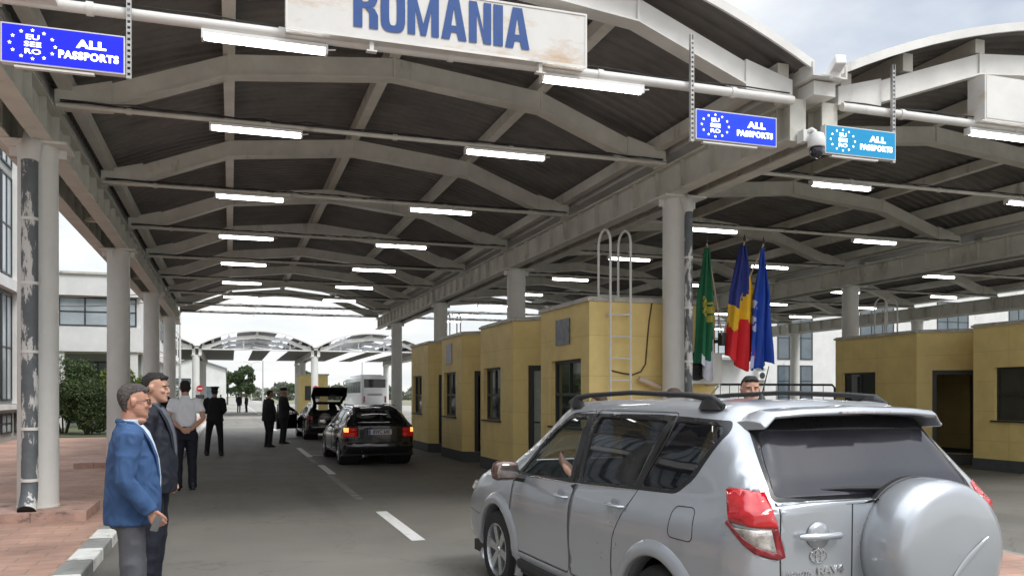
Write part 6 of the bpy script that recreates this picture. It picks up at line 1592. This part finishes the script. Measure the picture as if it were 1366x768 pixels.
# far wood: one mass
rr=random.Random(4); bl=[]
for k in range(120): x=rr.uniform(-160,260); bl.append((x,330+rr.uniform(-20,40),rr.uniform(1.0,3.6),rr.uniform(4,10),3,rr.uniform(1.5,3.4)))
tag(foliage('far_wood',bl,22000,1.0,LEAFF,None,8),kind='stuff')
# street lamps on the far road
LP=mat('lamp_post_steel',(.42,.43,.43),.5)
def street_lamp(x,y,h,l):
    e=empty('street_lamp',(x,y,0),0,l,'street lamp','street lamps along the far road')
    g=MB(); g.tube([(0,0,0),(0,0,h)],[.12,.07],8); g.build('pole',LP,e,smooth=True)
    for s in (-1,1):
        g=MB(); g.tube([(0,0,h-.1),(s*1.0,0,h+.35),(s*1.9,0,h+.45)],.05,6); g.build('arm',LP,e); g=MB(); g.ball((s*2.2,0,h+.42),(.45,.18,.1),10); g.build('lamp_head',WHITE,e,smooth=True)
street_lamp(4.4,128,9.2,'double-armed street lamp in the middle of the far opening')
street_lamp(13.2,150,9.0,'street lamp near the far yellow booth')
street_lamp(4.6,210,9.2,'distant street lamp right of the far tree')
street_lamp(20.5,140,10,'street lamp seen beyond the coach')
# far booth under the second canopy
e=empty('border_booth',(6.5,73,0),0,'small yellow booth under the far canopy','booth')
def fb(g): return g
g=MB(); g.bx(-1.0,1.3,0,4,0,3.3); g.build('wall',YEL,e); g=MB(); g.bx(-1.1,1.4,-.1,4.1,3.3,3.42); g.build('roof',TRIM,e)
g=MB(); g.bx(-.6,.2,-.03,.02,1.2,2.4); w=g.build('window',FRM,e)
for (x,y,l) in ((-2.15,66.1,'red round warning sign on the far left column'),(6.15,66.1,'red round warning sign on the far middle column')):
    e=empty('warning_sign',(x,y,2.1),0,l,'sign'); g=MB(); g.lathe([(.24,0),(.24,.03)],(0,-.05,0),'Y',24); g.build('disc',mat('sign_red',(.42,.02,.02),.5),e); g=MB(); g.bx(-.16,.16,-.06,-.051,-.035,.035); g.build('bar',WHITE,e); g=MB(); g.bx(-.3,.3,-.05,-.01,-.75,-.45); g.build('lower_plate',FRM,e)
# overhead cables on the left
g=MB()
def sag(a,b,s,n=14): return [(a[0]+(b[0]-a[0])*k/n,a[1]+(b[1]-a[1])*k/n,a[2]+(b[2]-a[2])*k/n-s*math.sin(math.pi*k/n)) for k in range(n+1)]
for k,(a,b) in enumerate((((-6.6,31,9.8),(-2.6,40,5.1)),((-6.6,31,10.3),(-2.6,40,5.6)))):
    g=MB(); g.tube(sag(a,b,.5),.02,5); tag(g.build('overhead_cable',CAB),('upper' if k else 'lower')+' overhead cable running from the office building to the canopy','cable')
for k,z in enumerate((6.1,6.5)):
    g=MB(); g.tube(sag((-12,41.5,z),(-3.3,41.5,z-.3),.45),.02,5); tag(g.build('overhead_cable',CAB),('upper' if k else 'lower')+' cable sagging across the white building front','cable')
e=empty('street_lamp',(-3.3,62,0),0,'short lamp arm sticking out by the left end of the first canopy','street lamp')
g=MB(); g.tube([(0,0,0),(0,0,7.4),(.5,0,7.9),(2.2,0,8.3)],[.09,.07,.05,.04],8); g.build('pole',LP,e,smooth=True); g=MB(); g.ball((2.5,0,8.32),(.45,.16,.1),10); g.build('lamp_head',LP,e,smooth=True)
